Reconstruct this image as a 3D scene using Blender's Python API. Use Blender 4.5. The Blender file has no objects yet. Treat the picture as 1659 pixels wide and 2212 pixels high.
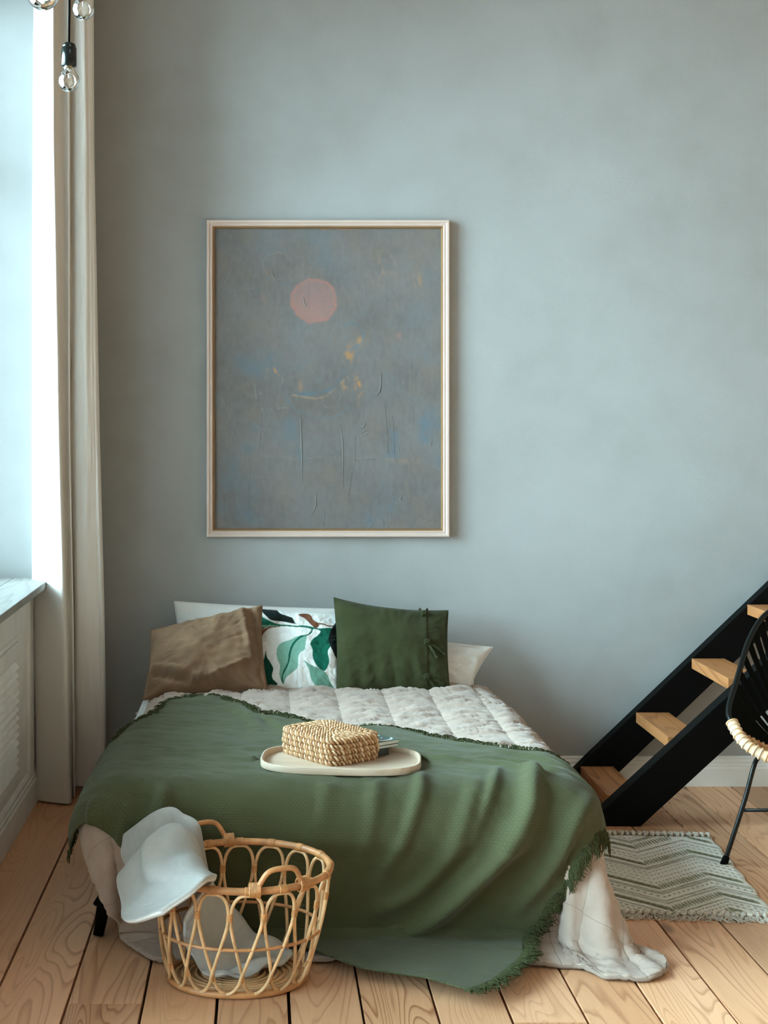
import bpy, bmesh, math, random
import numpy as np
from mathutils import Vector, Matrix, noise as mnoise

random.seed(7)
RNG = np.random.default_rng(7)
SC = bpy.context.scene
COL = SC.collection

# ------------------------------------------------------------------ camera
F, CX, CY, H = 3200.0, 562.0, 915.0, 1.5          # pixels of the 1659x2212 frame
cam_d = bpy.data.cameras.new('camera')
cam = bpy.data.objects.new('camera', cam_d)
COL.objects.link(cam)
cam.location = (0, 0, H)
cam.rotation_euler = (math.pi / 2, 0, 0)
cam_d.sensor_fit = 'VERTICAL'
cam_d.sensor_height = 36.0
cam_d.lens = F / 2212 * 36.0
cam_d.shift_x = (829.5 - CX) / 2212
cam_d.shift_y = -(1106 - CY) / 2212
cam_d.clip_start = 0.05
SC.camera = cam

# ------------------------------------------------------------------ world, exposure
world = bpy.data.worlds.new('overcast_sky')
SC.world = world
world.use_nodes = True
bg = world.node_tree.nodes['Background']
bg.inputs['Strength'].default_value = 34.0
_w = world.node_tree
_tc = _w.nodes.new('ShaderNodeTexCoord'); _sx = _w.nodes.new('ShaderNodeSeparateXYZ'); _rp = _w.nodes.new('ShaderNodeValToRGB')
_w.links.new(_tc.outputs['Generated'], _sx.inputs[0]); _mr = _w.nodes.new('ShaderNodeMapRange')
_mr.inputs['From Min'].default_value = -1.0; _w.links.new(_sx.outputs['Z'], _mr.inputs['Value']); _w.links.new(_mr.outputs[0], _rp.inputs[0])
_e = _rp.color_ramp.elements                       # overcast sky over a darker street
_e[0].position = 0.46; _e[0].color = (0.34, 0.44, 0.47, 1)
_e[1].position = 0.54; _e[1].color = (0.66, 0.94, 1.04, 1)
_w.links.new(_rp.outputs[0], bg.inputs['Color'])
SC.view_settings.view_transform = 'Standard'
SC.view_settings.look = 'None'
SC.view_settings.gamma = 1.0
SC.view_settings.use_curve_mapping = False
SC.view_settings.exposure = 0.0

WALL_Y = 6.14
WX = -0.905              # room face of the left wall
GX = -1.27               # glass plane
WINDOWS = [(3.60, 5.92), (0.8, 3.42), (-1.9, 0.5)]
WZ0, WZ1 = 0.884, 3.30
WBOT = [0.884, 0.10, 0.10]        # nearer openings, out of the frame: cut low, the last one added, for fill light
ROOM = (-0.905, 3.6, -2.2, 6.14, 3.62)

for i, (y0, y1) in enumerate(WINDOWS):             # portals: guide sampling of the sky through the windows
    l = bpy.data.lights.new('window_portal', 'AREA')
    l.shape = 'RECTANGLE'; l.size = WZ1 - WBOT[i]; l.size_y = y1 - y0
    l.cycles.is_portal = True
    o = bpy.data.objects.new('window_portal', l)
    o.location = (GX - 0.06, (y0 + y1) / 2, (WBOT[i] + WZ1) / 2)
    o.rotation_euler = (0, -math.pi / 2, 0)
    COL.objects.link(o)

# ------------------------------------------------------------------ helpers
def P(px, py, Y):
    """pixel of the frame at depth Y -> point in the room"""
    return np.array([(px - CX) * Y / F, Y, H - (py - CY) * Y / F])

def sm(a, b, x):
    t = np.clip((np.asarray(x, float) - a) / (b - a), 0, 1)
    return t * t * (3 - 2 * t)

def tag(o, label=None, cat=None, group=None, kind=None):
    if label: o['label'] = label
    if cat: o['category'] = cat
    if group: o['group'] = group
    if kind: o['kind'] = kind
    return o

def empty(name, loc=(0, 0, 0)):
    o = bpy.data.objects.new(name, None)
    o.empty_display_size = 0.05
    o.location = loc
    COL.objects.link(o)
    return o

def link(name, me, parent=None, loc=None):
    o = bpy.data.objects.new(name, me)
    COL.objects.link(o)
    if loc is not None: o.location = loc
    if parent is not None:
        o.parent = parent
        o.matrix_parent_inverse = Matrix.Translation(-Vector(parent.location)) if parent.parent is None else Matrix.Identity(4)
    return o

def mesh(name, verts, faces, mat=None, smooth=True, uv=None):
    me = bpy.data.meshes.new(name)
    me.from_pydata([tuple(map(float, v)) for v in verts], [], [tuple(map(int, f)) for f in faces])
    if mat: me.materials.append(mat)
    if smooth:
        me.polygons.foreach_set('use_smooth', [True] * len(me.polygons))
    if uv is not None:
        l = me.uv_layers.new(name='UVMap')
        idx = np.empty(len(me.loops), int); me.loops.foreach_get('vertex_index', idx)
        l.data.foreach_set('uv', np.asarray(uv, float)[idx].ravel())
    me.update()
    return me

def make(name, verts, faces, mat=None, parent=None, smooth=True, uv=None):
    return link(name, mesh(name, verts, faces, mat, smooth, uv), parent)

class MB:
    def __init__(s): s.v = []; s.f = []; s.n = 0
    def add(s, v, f):
        v = [tuple(map(float, q)) for q in v]
        s.v += v; s.f += [tuple(int(i) + s.n for i in q) for q in f]; s.n += len(v); return s
    def out(s, name, mat, parent=None, smooth=True): return make(name, s.v, s.f, mat, parent, smooth)

def box_vf(x0, x1, y0, y1, z0, z1, b=0.0):
    if b <= 0:
        v = [(x, y, z) for z in (z0, z1) for y in (y0, y1) for x in (x0, x1)]
        f = [(0, 2, 3, 1), (4, 5, 7, 6), (0, 1, 5, 4), (2, 6, 7, 3), (0, 4, 6, 2), (1, 3, 7, 5)]
        return v, f
    bm = bmesh.new()
    bmesh.ops.create_cube(bm, size=1.0)
    for q in bm.verts:
        q.co = Vector(((x0 + x1) / 2 + q.co.x * (x1 - x0), (y0 + y1) / 2 + q.co.y * (y1 - y0), (z0 + z1) / 2 + q.co.z * (z1 - z0)))
    bmesh.ops.bevel(bm, geom=bm.edges[:], offset=b, segments=2, affect='EDGES', profile=0.7)
    bm.verts.index_update()
    v = [tuple(q.co) for q in bm.verts]; f = [tuple(q.index for q in p.verts) for p in bm.faces]
    bm.free()
    return v, f

def box(name, x0, x1, y0, y1, z0, z1, mat, parent=None, b=0.0):
    v, f = box_vf(x0, x1, y0, y1, z0, z1, b)
    return make(name, v, f, mat, parent, smooth=False)

def prism_vf(poly, y0, y1, axis='y'):
    n = len(poly); v = []
    for y in (y0, y1):
        for a, b in poly:
            v.append((a, y, b) if axis == 'y' else ((y, a, b) if axis == 'x' else (a, b, y)))
    f = [tuple(range(n)), tuple(range(2 * n - 1, n - 1, -1))]
    for i in range(n):
        j = (i + 1) % n
        f.append((i, i + n, j + n, j))
    return v, f

def grid_faces(nu, nv, off=0):
    return [(off + i * nv + j, off + (i + 1) * nv + j, off + (i + 1) * nv + j + 1, off + i * nv + j + 1) for i in range(nu - 1) for j in range(nv - 1)]

def tube_vf(pts, r, sides=8, closed=False, caps=True):
    pts = np.asarray(pts, float); n = len(pts)
    r = np.full(n, r, float) if np.isscalar(r) else np.asarray(r, float)
    if closed: T = np.roll(pts, -1, 0) - np.roll(pts, 1, 0)
    else: T = np.gradient(pts, axis=0)
    T /= np.linalg.norm(T, axis=1, keepdims=True) + 1e-12
    N = np.cross(T[0], [0, 0, 1.0])
    if np.linalg.norm(N) < 1e-3: N = np.cross(T[0], [1.0, 0, 0])
    N /= np.linalg.norm(N)
    Ns = [N]
    for i in range(1, n):
        N = N - T[i] * N.dot(T[i]); N /= np.linalg.norm(N) + 1e-12; Ns.append(N)
    Ns = np.array(Ns); B = np.cross(T, Ns)
    a = np.arange(sides) * 2 * math.pi / sides
    v = pts[:, None] + r[:, None, None] * (np.cos(a)[None, :, None] * Ns[:, None] + np.sin(a)[None, :, None] * B[:, None])
    v = v.reshape(-1, 3); f = []
    for i in range(n if closed else n - 1):
        i2 = (i + 1) % n
        for k in range(sides):
            k2 = (k + 1) % sides
            f.append((i * sides + k, i * sides + k2, i2 * sides + k2, i2 * sides + k))
    if not closed and caps:
        f.append(tuple(range(sides - 1, -1, -1))); f.append(tuple((n - 1) * sides + k for k in range(sides)))
    return v, f

def tube(name, pts, r, mat, parent=None, sides=8, closed=False):
    v, f = tube_vf(pts, r, sides, closed)
    return make(name, v, f, mat, parent)

def lathe_vf(prof, sides=24, c=(0, 0, 0)):
    n = len(prof); v = []; f = []
    for r, z in prof:
        for k in range(sides):
            a = 2 * math.pi * k / sides
            v.append((c[0] + r * math.cos(a), c[1] + r * math.sin(a), c[2] + z))
    for i in range(n - 1):
        for k in range(sides):
            k2 = (k + 1) % sides
            f.append((i * sides + k, i * sides + k2, (i + 1) * sides + k2, (i + 1) * sides + k))
    return v, f

def cr(pts, n, closed=False):
    """Catmull-Rom through points, n samples"""
    p = np.asarray(pts, float); m = len(p)
    t = np.linspace(0, m if closed else m - 1, n, endpoint=not closed)
    i = np.minimum(t.astype(int), (m if closed else m - 1) - 1); fr = (t - i)[:, None]
    if closed: g = lambda k: p[(i + k) % m]
    else:
        e = np.vstack([2 * p[0] - p[1], p, 2 * p[-1] - p[-2]]); g = lambda k: e[i + k + 1]
    a, b, c, d = g(-1), g(0), g(1), g(2)
    return 0.5 * (2 * b + (c - a) * fr + (2 * a - 5 * b + 4 * c - d) * fr ** 2 + (3 * b - a - 3 * c + d) * fr ** 3)

def cr2(ctrl, nu, nv):
    c = np.asarray(ctrl, float)
    a = np.stack([cr(c[:, j], nu) for j in range(c.shape[1])], 1)
    return np.stack([cr(a[i], nv) for i in range(nu)], 0)

def polyline(pts, n):
    p = np.asarray(pts, float)
    p = cr(p, max(len(p) * 12, 40)) if len(p) > 2 else p
    s = np.r_[0, np.cumsum(np.linalg.norm(np.diff(p, axis=0), axis=1))]
    t = np.linspace(0, s[-1], n)
    return np.stack([np.interp(t, s, p[:, k]) for k in range(p.shape[1])], 1)

def normals(G):
    du = np.gradient(G, axis=0); dv = np.gradient(G, axis=1)
    n = np.cross(du, dv); return n / (np.linalg.norm(n, axis=-1, keepdims=True) + 1e-12)

def nz(x, y, z=0.0, oct=3):
    """fractal noise on arrays"""
    x, y, z = np.broadcast_arrays(np.asarray(x, float), np.asarray(y, float), np.asarray(z, float))
    o = np.fromiter((mnoise.fractal(Vector((a, b, c)), 0.9, 2.0, oct) for a, b, c in zip(x.ravel(), y.ravel(), z.ravel())), float, x.size)
    return o.reshape(x.shape)

# ------------------------------------------------------------------ materials
def lin(c):
    c = np.asarray(c, float) / 255.0
    return tuple(np.where(c <= 0.04045, c / 12.92, ((c + 0.055) / 1.055) ** 2.4))

class NT:
    def __init__(s, name):
        s.m = bpy.data.materials.new(name); s.m.use_nodes = True
        s.t = s.m.node_tree; s.n = s.t.nodes; s.l = s.t.links
        s.b = s.n['Principled BSDF']; s.o = s.n['Material Output']
    def N(s, t, **k):
        q = s.n.new(t)
        for a, b in k.items():
            if a[0] == '_':
                key = a[1:]; key = int(key) if key.isdigit() else key.replace('_', ' ')
                s.put(q.inputs[key], b)
            else: setattr(q, a, b)
        return q
    def put(s, i, v):
        if isinstance(v, bpy.types.NodeSocket): s.l.new(v, i)
        elif isinstance(v, bpy.types.Node): s.l.new(v.outputs[0], i)
        else:
            if i.type == 'RGBA' and len(v) == 3: v = (*v, 1)
            i.default_value = v
    def set(s, **k):
        for a, b in k.items(): s.put(s.b.inputs[a.replace('_', ' ')], b)
        return s
    def math(s, op, a, b=0.0, c=0.0):
        q = s.n.new('ShaderNodeMath'); q.operation = op
        for i, v in enumerate((a, b, c)): s.put(q.inputs[i], v)
        return q.outputs[0]
    def ramp(s, fac, stops):
        q = s.n.new('ShaderNodeValToRGB'); s.put(q.inputs[0], fac)
        e = q.color_ramp.elements
        while len(e) < len(stops): e.new(0.5)
        for el, (p, c) in zip(e, stops):
            el.position = p; el.color = (*c, 1) if len(c) == 3 else c
        return q.outputs[0]
    def mix(s, fac, a, b, mode='MIX'):
        q = s.n.new('ShaderNodeMix'); q.data_type = 'RGBA'; q.blend_type = mode
        s.put(q.inputs[0], fac); s.put(q.inputs[6], a); s.put(q.inputs[7], b)
        return q.outputs[2]
    def coord(s, which='Object', scale=(1, 1, 1), rnd=0.0):
        c = s.n.new('ShaderNodeTexCoord').outputs[which]
        mp = s.n.new('ShaderNodeMapping'); mp.inputs['Scale'].default_value = scale
        if rnd:
            oi = s.n.new('ShaderNodeObjectInfo')
            cx = s.n.new('ShaderNodeCombineXYZ')
            r = s.math('MULTIPLY', oi.outputs['Random'], rnd)
            for i in range(3): s.l.new(r, cx.inputs[i])
            s.l.new(cx.outputs[0], mp.inputs['Location'])
        s.l.new(c, mp.inputs['Vector'])
        return mp.outputs[0]
    def noise(s, vec, scale=5.0, detail=3.0, dist=0.0, rough=0.5):
        q = s.n.new('ShaderNodeTexNoise'); s.put(q.inputs['Vector'], vec)
        q.inputs['Scale'].default_value = scale; q.inputs['Detail'].default_value = detail
        q.inputs['Distortion'].default_value = dist; q.inputs['Roughness'].default_value = rough
        return q.outputs[0]
    def bump(s, h, strength=0.3, dist=0.01):
        q = s.n.new('ShaderNodeBump'); q.inputs['Strength'].default_value = strength
        q.inputs['Distance'].default_value = dist; s.put(q.inputs['Height'], h)
        s.l.new(q.outputs[0], s.b.inputs['Normal']); return s

def plain(name, col, rough=0.6, metal=0.0, var=0.06, scale=8.0, spec=0.5, bump=0.08):
    t = NT(name); c = t.coord('Object')
    n = t.noise(c, scale, 4)
    a = tuple(x * (1 - var) for x in col); b = tuple(min(1, x * (1 + var)) for x in col)
    t.set(Base_Color=t.ramp(n, [(0.3, a), (0.7, b)]), Roughness=rough, Metallic=metal)
    t.b.inputs['Specular IOR Level'].default_value = spec
    if bump: t.bump(t.noise(c, scale * 12, 3), bump, 0.004)
    return t.m

def fabric(name, col, var=0.12, weave=900.0, sheen=0.3, big=7.0, twill=False, sheen_col=None, bump=0.25, rough=0.9):
    """woven cloth, texture laid out on UVs in metres"""
    t = NT(name); uv = t.coord('UV')
    n = t.noise(uv, big, 4)
    a = tuple(x * (1 - var) for x in col); b = tuple(min(1, x * (1 + var)) for x in col)
    base = t.ramp(n, [(0.3, a), (0.7, b)])
    w1 = t.N('ShaderNodeTexWave', wave_type='BANDS', bands_direction='DIAGONAL' if twill else 'X', _Vector=uv, _Scale=weave / 20, _Distortion=1.5)
    w2 = t.N('ShaderNodeTexWave', wave_type='BANDS', bands_direction='Y', _Vector=uv, _Scale=weave / 20, _Distortion=1.5)
    h = t.math('MULTIPLY', w1.outputs[1], w2.outputs[1])
    base = t.mix(0.3, base, t.ramp(h, [(0, tuple(x * 0.6 for x in col)), (0.6, tuple(min(1, x * 1.25) for x in col))]))
    t.set(Base_Color=base, Roughness=rough)
    t.b.inputs['Specular IOR Level'].default_value = 0.15
    t.b.inputs['Sheen Weight'].default_value = sheen
    t.b.inputs['Sheen Roughness'].default_value = 0.5
    if sheen_col: t.b.inputs['Sheen Tint'].default_value = (*sheen_col, 1)
    t.bump(t.math('ADD', h, t.math('MULTIPLY', t.noise(uv, 60, 3), 1.5)), bump, 0.002)
    return t.m

def wood(name, light, mid, dark, rough=0.5, axis='Y', lines=22.0, knots=True, rnd=41.0, wide=7.0, tone=0.16):
    t = NT(name)
    s = {'Y': (1, 0.10, 1), 'X': (0.10, 1, 1), 'Z': (1, 1, 0.10)}[axis]
    c = t.coord('Object', s, rnd)
    fig = t.noise(c, wide, 1.5, 0.55, 0.4)
    ph = t.math('MULTIPLY', fig, lines)
    fr = t.math('FRACT', ph)
    line = t.ramp(fr, [(0.0, (0, 0, 0)), (0.62, (0.12, 0.12, 0.12)), (0.88, (1, 1, 1)), (1.0, (0, 0, 0))])
    fine = t.noise(t.coord('Object', tuple(q * (1.0 if q == 1 else 0.25) for q in s), rnd), 120, 2)
    soft = t.noise(t.coord('Object', tuple(q * (1.0 if q == 1 else 0.6) for q in s), rnd * 1.7), 3.0, 3)
    base = t.mix(t.math('MULTIPLY', t.ramp(soft, [(0.3, (0, 0, 0)), (0.75, (1, 1, 1))]), 0.75), light, mid)
    big = t.ramp(t.noise(t.coord('Object', s, rnd * 2.3), 2.2, 2), [(0.35, (0.15, 0.15, 0.15)), (0.7, (1, 1, 1))])
    base = t.mix(t.math('MULTIPLY', line, t.math('MULTIPLY', big, 0.85)), base, dark)
    base = t.mix(t.math('MULTIPLY', fine, 0.30), base, tuple(x * 0.55 for x in mid))
    if knots:
        ks = {'Y': (1, 0.42, 1), 'X': (0.42, 1, 1), 'Z': (1, 1, 0.42)}[axis]
        v = t.N('ShaderNodeTexVoronoi', _Vector=t.coord('Object', ks, rnd * 3.1), _Scale=3.2)
        k = t.ramp(v.outputs['Distance'], [(0.0, (1, 1, 1)), (0.045, (0.75, 0.75, 0.75)), (0.085, (0, 0, 0))])
        base = t.mix(t.math('MULTIPLY', k, 0.8), base, tuple(x * 0.22 for x in mid))
    oi = t.N('ShaderNodeObjectInfo')
    val = t.math('ADD', t.math('MULTIPLY', oi.outputs['Random'], 2 * tone), 1 - tone)
    hs = t.N('ShaderNodeHueSaturation'); t.put(hs.inputs['Color'], base); t.put(hs.inputs['Value'], val)
    t.set(Base_Color=hs.outputs[0], Roughness=rough)
    t.b.inputs['Specular IOR Level'].default_value = 0.3
    t.bump(t.math('ADD', t.math('MULTIPLY', line, -0.6), fine), 0.15, 0.002)
    return t.m

def glass_thin(name):
    t = NT(name)
    tr = t.N('ShaderNodeBsdfTransparent', _Color=(0.95, 0.98, 0.98)); gl = t.N('ShaderNodeBsdfGlossy', _Roughness=0.02)
    fr = t.N('ShaderNodeFresnel', _IOR=1.45); mx = t.N('ShaderNodeMixShader')
    t.l.new(fr.outputs[0], mx.inputs[0]); t.l.new(tr.outputs[0], mx.inputs[1]); t.l.new(gl.outputs[0], mx.inputs[2])
    t.l.new(mx.outputs[0], t.o.inputs[0]); return t.m

def wall_paint():
    t = NT('wall_paint'); c = t.coord('Object')
    n1 = t.noise(c, 1.3, 5, 0.4); n2 = t.noise(c, 7, 4)
    n = t.math('ADD', t.math('MULTIPLY', n1, 0.7), t.math('MULTIPLY', n2, 0.3))
    base = t.ramp(n, [(0.34, (0.345, 0.345, 0.338)), (0.5, (0.380, 0.385, 0.386)), (0.66, (0.405, 0.412, 0.418))])
    t.set(Base_Color=base, Roughness=0.75)
    t.b.inputs['Specular IOR Level'].default_value = 0.25
    t.bump(t.math('ADD', t.noise(c, 140, 3), t.math('MULTIPLY', t.noise(c, 18, 4), 2.0)), 0.12, 0.003)
    return t.m

M = {}
M['wall'] = wall_paint()
M['white_paint'] = plain('white_paint', (0.82, 0.81, 0.79), 0.45)
M['jamb_paint'] = plain('jamb_paint', (0.30, 0.305, 0.305), 0.7, var=0.03)
M['room_paint'] = plain('room_paint', (0.30, 0.20, 0.135), 0.8)
M['front_paint'] = plain('front_wall_paint', (0.55, 0.46, 0.38), 0.8)
M['ceiling_paint'] = plain('ceiling_paint', (0.32, 0.235, 0.175), 0.8)
M['sill_wood'] = wood('sill_wood', (0.33, 0.33, 0.32), (0.30, 0.30, 0.285), (0.17, 0.16, 0.145), 0.6, lines=9, tone=0.03)
M['plank'] = wood('plank_pine', (0.79, 0.445, 0.265), (0.64, 0.305, 0.145), (0.26, 0.075, 0.02), 0.45)
M['tread'] = wood('tread_pine', (0.52, 0.225, 0.085), (0.42, 0.155, 0.05), (0.19, 0.055, 0.015), 0.5, axis='Y', lines=10, wide=9)
M['tray'] = wood('tray_wood', (0.66, 0.53, 0.42), (0.60, 0.46, 0.34), (0.48, 0.33, 0.21), 0.45, axis='X', lines=8, knots=False, tone=0.02)
M['dark_gap'] = plain('dark_gap', (0.02, 0.014, 0.01), 0.9)
M['black'] = plain('black_paint', (0.0012, 0.0014, 0.0013), 0.6, spec=0.10)
M['black_metal'] = plain('black_metal', (0.002, 0.003, 0.0028), 0.35, spec=0.3)
M['black_cord'] = plain('black_cord', (0.0015, 0.002, 0.0018), 0.8, spec=0.08)
M['bakelite'] = plain('bakelite', (0.006, 0.009, 0.008), 0.18)
M['brass'] = plain('brass', (0.55, 0.42, 0.22), 0.3, 1.0)
M['throw'] = fabric('throw_green', (0.066, 0.070, 0.032), 0.10, 1050, 0.10, 5, twill=True, bump=0.4)
M['fringe'] = plain('fringe_green', (0.050, 0.056, 0.024), 0.9, spec=0.1)
M['sheet'] = fabric('sheet_white', (0.74, 0.76, 0.76), 0.03, 1500, 0.1)
M['linen_white'] = fabric('linen_white', (0.84, 0.82, 0.80), 0.04, 1800, 0.15)
M['velvet'] = fabric('velvet_brown', (0.185, 0.108, 0.064), 0.34, 3000, 0.35, 11, sheen_col=(0.85, 0.60, 0.42), bump=0.15)
M['linen_green'] = fabric('linen_green', (0.040, 0.045, 0.017), 0.18, 1600, 0.08, 12, bump=0.35)
M['curtain'] = None
M['wool'] = fabric('wool_white', (0.80, 0.76, 0.72), 0.07, 5000, 0.4, 40, bump=1.0)
M['rattan'] = plain('rattan_tan', (0.47, 0.205, 0.078), 0.42, var=0.25, scale=30)
M['cane'] = plain('cane_pale', (0.66, 0.395, 0.20), 0.42, var=0.22, scale=25)
M['cane_light'] = plain('cane_bleached', (0.72, 0.52, 0.35), 0.4, var=0.25, scale=45)
M['binding'] = plain('binding_rattan', (0.50, 0.225, 0.08), 0.45, var=0.25, scale=60)
M['seagrass'] = plain('seagrass', (0.40, 0.20, 0.085), 0.7, var=0.35, scale=120)
M['seagrass_light'] = plain('seagrass_light', (0.64, 0.42, 0.25), 0.65, var=0.25, scale=120)
M['liner'] = plain('seagrass_gap_shade', (0.20, 0.095, 0.04), 0.9)  # inner box darkened to stand for the shade between the strands
M['rug'] = fabric('rug_cotton', (0.80, 0.76, 0.70), 0.04, 700, 0.1, bump=0.6)
M['rug_print'] = plain('rug_print', (0.26, 0.25, 0.155), 0.9, var=0.25, scale=60)
M['tassel'] = plain('tassel_cotton', (0.62, 0.56, 0.49), 0.9, var=0.12, scale=40)
M['frame'] = plain('frame_champagne', (0.66, 0.52, 0.46), 0.35, var=0.03, spec=0.5, bump=0)
M['gilt'] = plain('frame_gilt', (0.42, 0.25, 0.12), 0.3, 0.5)
M['paper'] = plain('paper', (0.62, 0.62, 0.58), 0.6)
M['book_black'] = plain('book_black', (0.006, 0.006, 0.006), 0.4)
M['glass_thin'] = glass_thin('glass_thin')
def _bulb():
    t = NT('bulb_glass'); t.set(Base_Color=(1, 1, 1), Roughness=0.0, Transmission_Weight=1.0, IOR=1.45); return t.m
M['bulb'] = _bulb()
def _curtain():
    t = NT('curtain_linen'); uv = t.coord('UV'); n = t.noise(uv, 300, 2)
    c = t.ramp(n, [(0.3, (0.80, 0.75, 0.71)), (0.7, (0.86, 0.81, 0.77))])
    d = t.N('ShaderNodeBsdfDiffuse', _Color=c); tr = t.N('ShaderNodeBsdfTranslucent', _Color=(0.62, 0.58, 0.53))
    mx = t.N('ShaderNodeMixShader', _0=0.05); t.l.new(d.outputs[0], mx.inputs[1]); t.l.new(tr.outputs[0], mx.inputs[2])
    t.l.new(mx.outputs[0], t.o.inputs[0])
    b = t.N('ShaderNodeBump', _Strength=0.2, _Distance=0.002, _Height=n); t.l.new(b.outputs[0], d.inputs['Normal'])
    return t.m
M['curtain'] = _curtain()
def _quilt():
    t = NT('quilt_linen'); uv = t.coord('UV')
    n = t.noise(uv, 14, 4)
    base = t.ramp(n, [(0.3, (0.385, 0.285, 0.235)), (0.7, (0.45, 0.345, 0.29))])
    sep = t.N('ShaderNodeSeparateXYZ', _0=uv)
    def seam(ax, off):
        a = t.math('ADD', t.math('DIVIDE', sep.outputs[ax], 0.18), off)
        f = t.math('ABSOLUTE', t.math('SUBTRACT', t.math('FRACT', a), 0.5))
        return t.math('LESS_THAN', f, 0.0075)
    s = t.math('MAXIMUM', seam(0, 0.5 - 0.6), t.math('MULTIPLY', seam(1, 0.5), 0.55))
    base = t.mix(t.math('MULTIPLY', s, 0.75), base, (0.13, 0.10, 0.075))
    cr_ = t.noise(t.coord('UV', (60, 16, 1)), 1.0, 4, 1.2)
    t.set(Base_Color=base, Roughness=0.9)
    t.b.inputs['Specular IOR Level'].default_value = 0.15
    t.b.inputs['Sheen Weight'].default_value = 0.2
    t.bump(t.math('SUBTRACT', t.math('ADD', t.math('MULTIPLY', cr_, 1.2), t.math('MULTIPLY', t.noise(uv, 500, 2), 0.25)), s), 0.35, 0.004)
    return t.m
M['quilt'] = _quilt()
def vcol_mat(name, rough=0.8, weave=0.0, sheen=0.0):
    t = NT(name); a = t.N('ShaderNodeVertexColor', layer_name='print')
    t.set(Base_Color=a.outputs[0], Roughness=rough)
    t.b.inputs['Specular IOR Level'].default_value = 0.2
    t.b.inputs['Sheen Weight'].default_value = sheen
    n = t.noise(t.coord('Object'), 350, 3); n2 = t.noise(t.coord('Object', (30, 30, 10)), 1.0, 5)
    t.bump(t.math('ADD', n, t.math('MULTIPLY', n2, weave)), 0.3, 0.002)
    return t.m
def set_vcol(me, cols):
    ca = me.color_attributes.new('print', 'FLOAT_COLOR', 'POINT')
    c = np.ones((len(me.vertices), 4)); c[:, :3] = cols
    ca.data.foreach_set('color', c.ravel())

# ================================================================== STRUCTURE
x0r, x1r, y0r, y1r, ztop = ROOM
floor = box('floor', x0r - 0.5, x1r + 0.2, y0r - 0.2, y1r + 0.2, -0.14, -0.024, M['dark_gap'])
tag(floor, kind='structure')
gaps = [-0.905, -0.696, -0.4996, -0.304, -0.112, 0.074, 0.261, 0.450, 0.634, 0.822, 1.008, 1.196, 1.384, 1.572, 1.758, 1.947]
while gaps[-1] < x1r: gaps.append(gaps[-1] + 0.188)
joints = {1: [5.07], 2: [3.834], 8: [3.715], 10: [5.45], 11: [5.49], 0: [2.2], 5: [2.4], 3: [2.9], 9: [2.6], 12: [3.4]}
mesh_cache = {}
for i in range(len(gaps) - 1):
    a, b = gaps[i] + 0.0032 + random.uniform(0, 0.0015), gaps[i + 1] - 0.0028 - random.uniform(0, 0.0012)
    ys = [y0r] + sorted(joints.get(i, [2.0 + 0.3 * (i % 4)])) + [y1r]
    for k in range(len(ys) - 1):
        ya, yb = ys[k] + (0.0011 if k else 0), ys[k + 1] - (0.0011 if k < len(ys) - 2 else 0)
        w, L = b - a, yb - ya
        dz = random.uniform(-0.0012, 0.0)
        v, f = box_vf(-w / 2, w / 2, -L / 2, L / 2, -0.024, 0, 0.0018)
        pl = link('plank', mesh('plank', v, f, M['plank'], False), floor, ((a + b) / 2, (ya + yb) / 2, dz))

wall_back = box('wall_back', x0r - 0.5, x1r + 0.2, WALL_Y, WALL_Y + 0.15, -0.1, ztop + 0.1, M['wall'])
tag(wall_back, kind='structure')
tag(box('wall_right', x1r, x1r + 0.15, y0r, y1r, -0.02, ztop, M['room_paint']), kind='structure')
tag(box('wall_front', x0r - 0.5, x1r, y0r - 0.15, y0r, -0.02, ztop, M['front_paint']), kind='structure')
tag(box('ceiling', x0r - 0.5, x1r + 0.15, y0r - 0.15, y1r + 0.1, ztop, ztop + 0.1, M['ceiling_paint']), kind='structure')
wall_left = empty('wall_left', (WX, 2, 0)); tag(wall_left, kind='structure')
XO = WX - 0.42
_cuts = [(y0r - 0.15, WINDOWS[2][0], WZ0), (*WINDOWS[2], WBOT[2]), (WINDOWS[2][1], WINDOWS[1][0], WZ0), (*WINDOWS[1], WBOT[1]), (WINDOWS[1][1], y1r, WZ0)]
for a_, b_, c_ in _cuts:
    box('apron', XO, WX, a_, b_, -0.02, c_ - 0.028, M['white_paint'], wall_left)
box('lintel', XO, WX, y0r - 0.15, y1r, WZ1, ztop, M['jamb_paint'], wall_left)
edges = [y0r - 0.15] + [q for w in sorted(WINDOWS) for q in w] + [y1r]
for k in range(0, len(edges), 2):
    box('pier', XO, WX, edges[k], edges[k + 1], WZ0 - 0.028, WZ1, M['jamb_paint'], wall_left)
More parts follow.
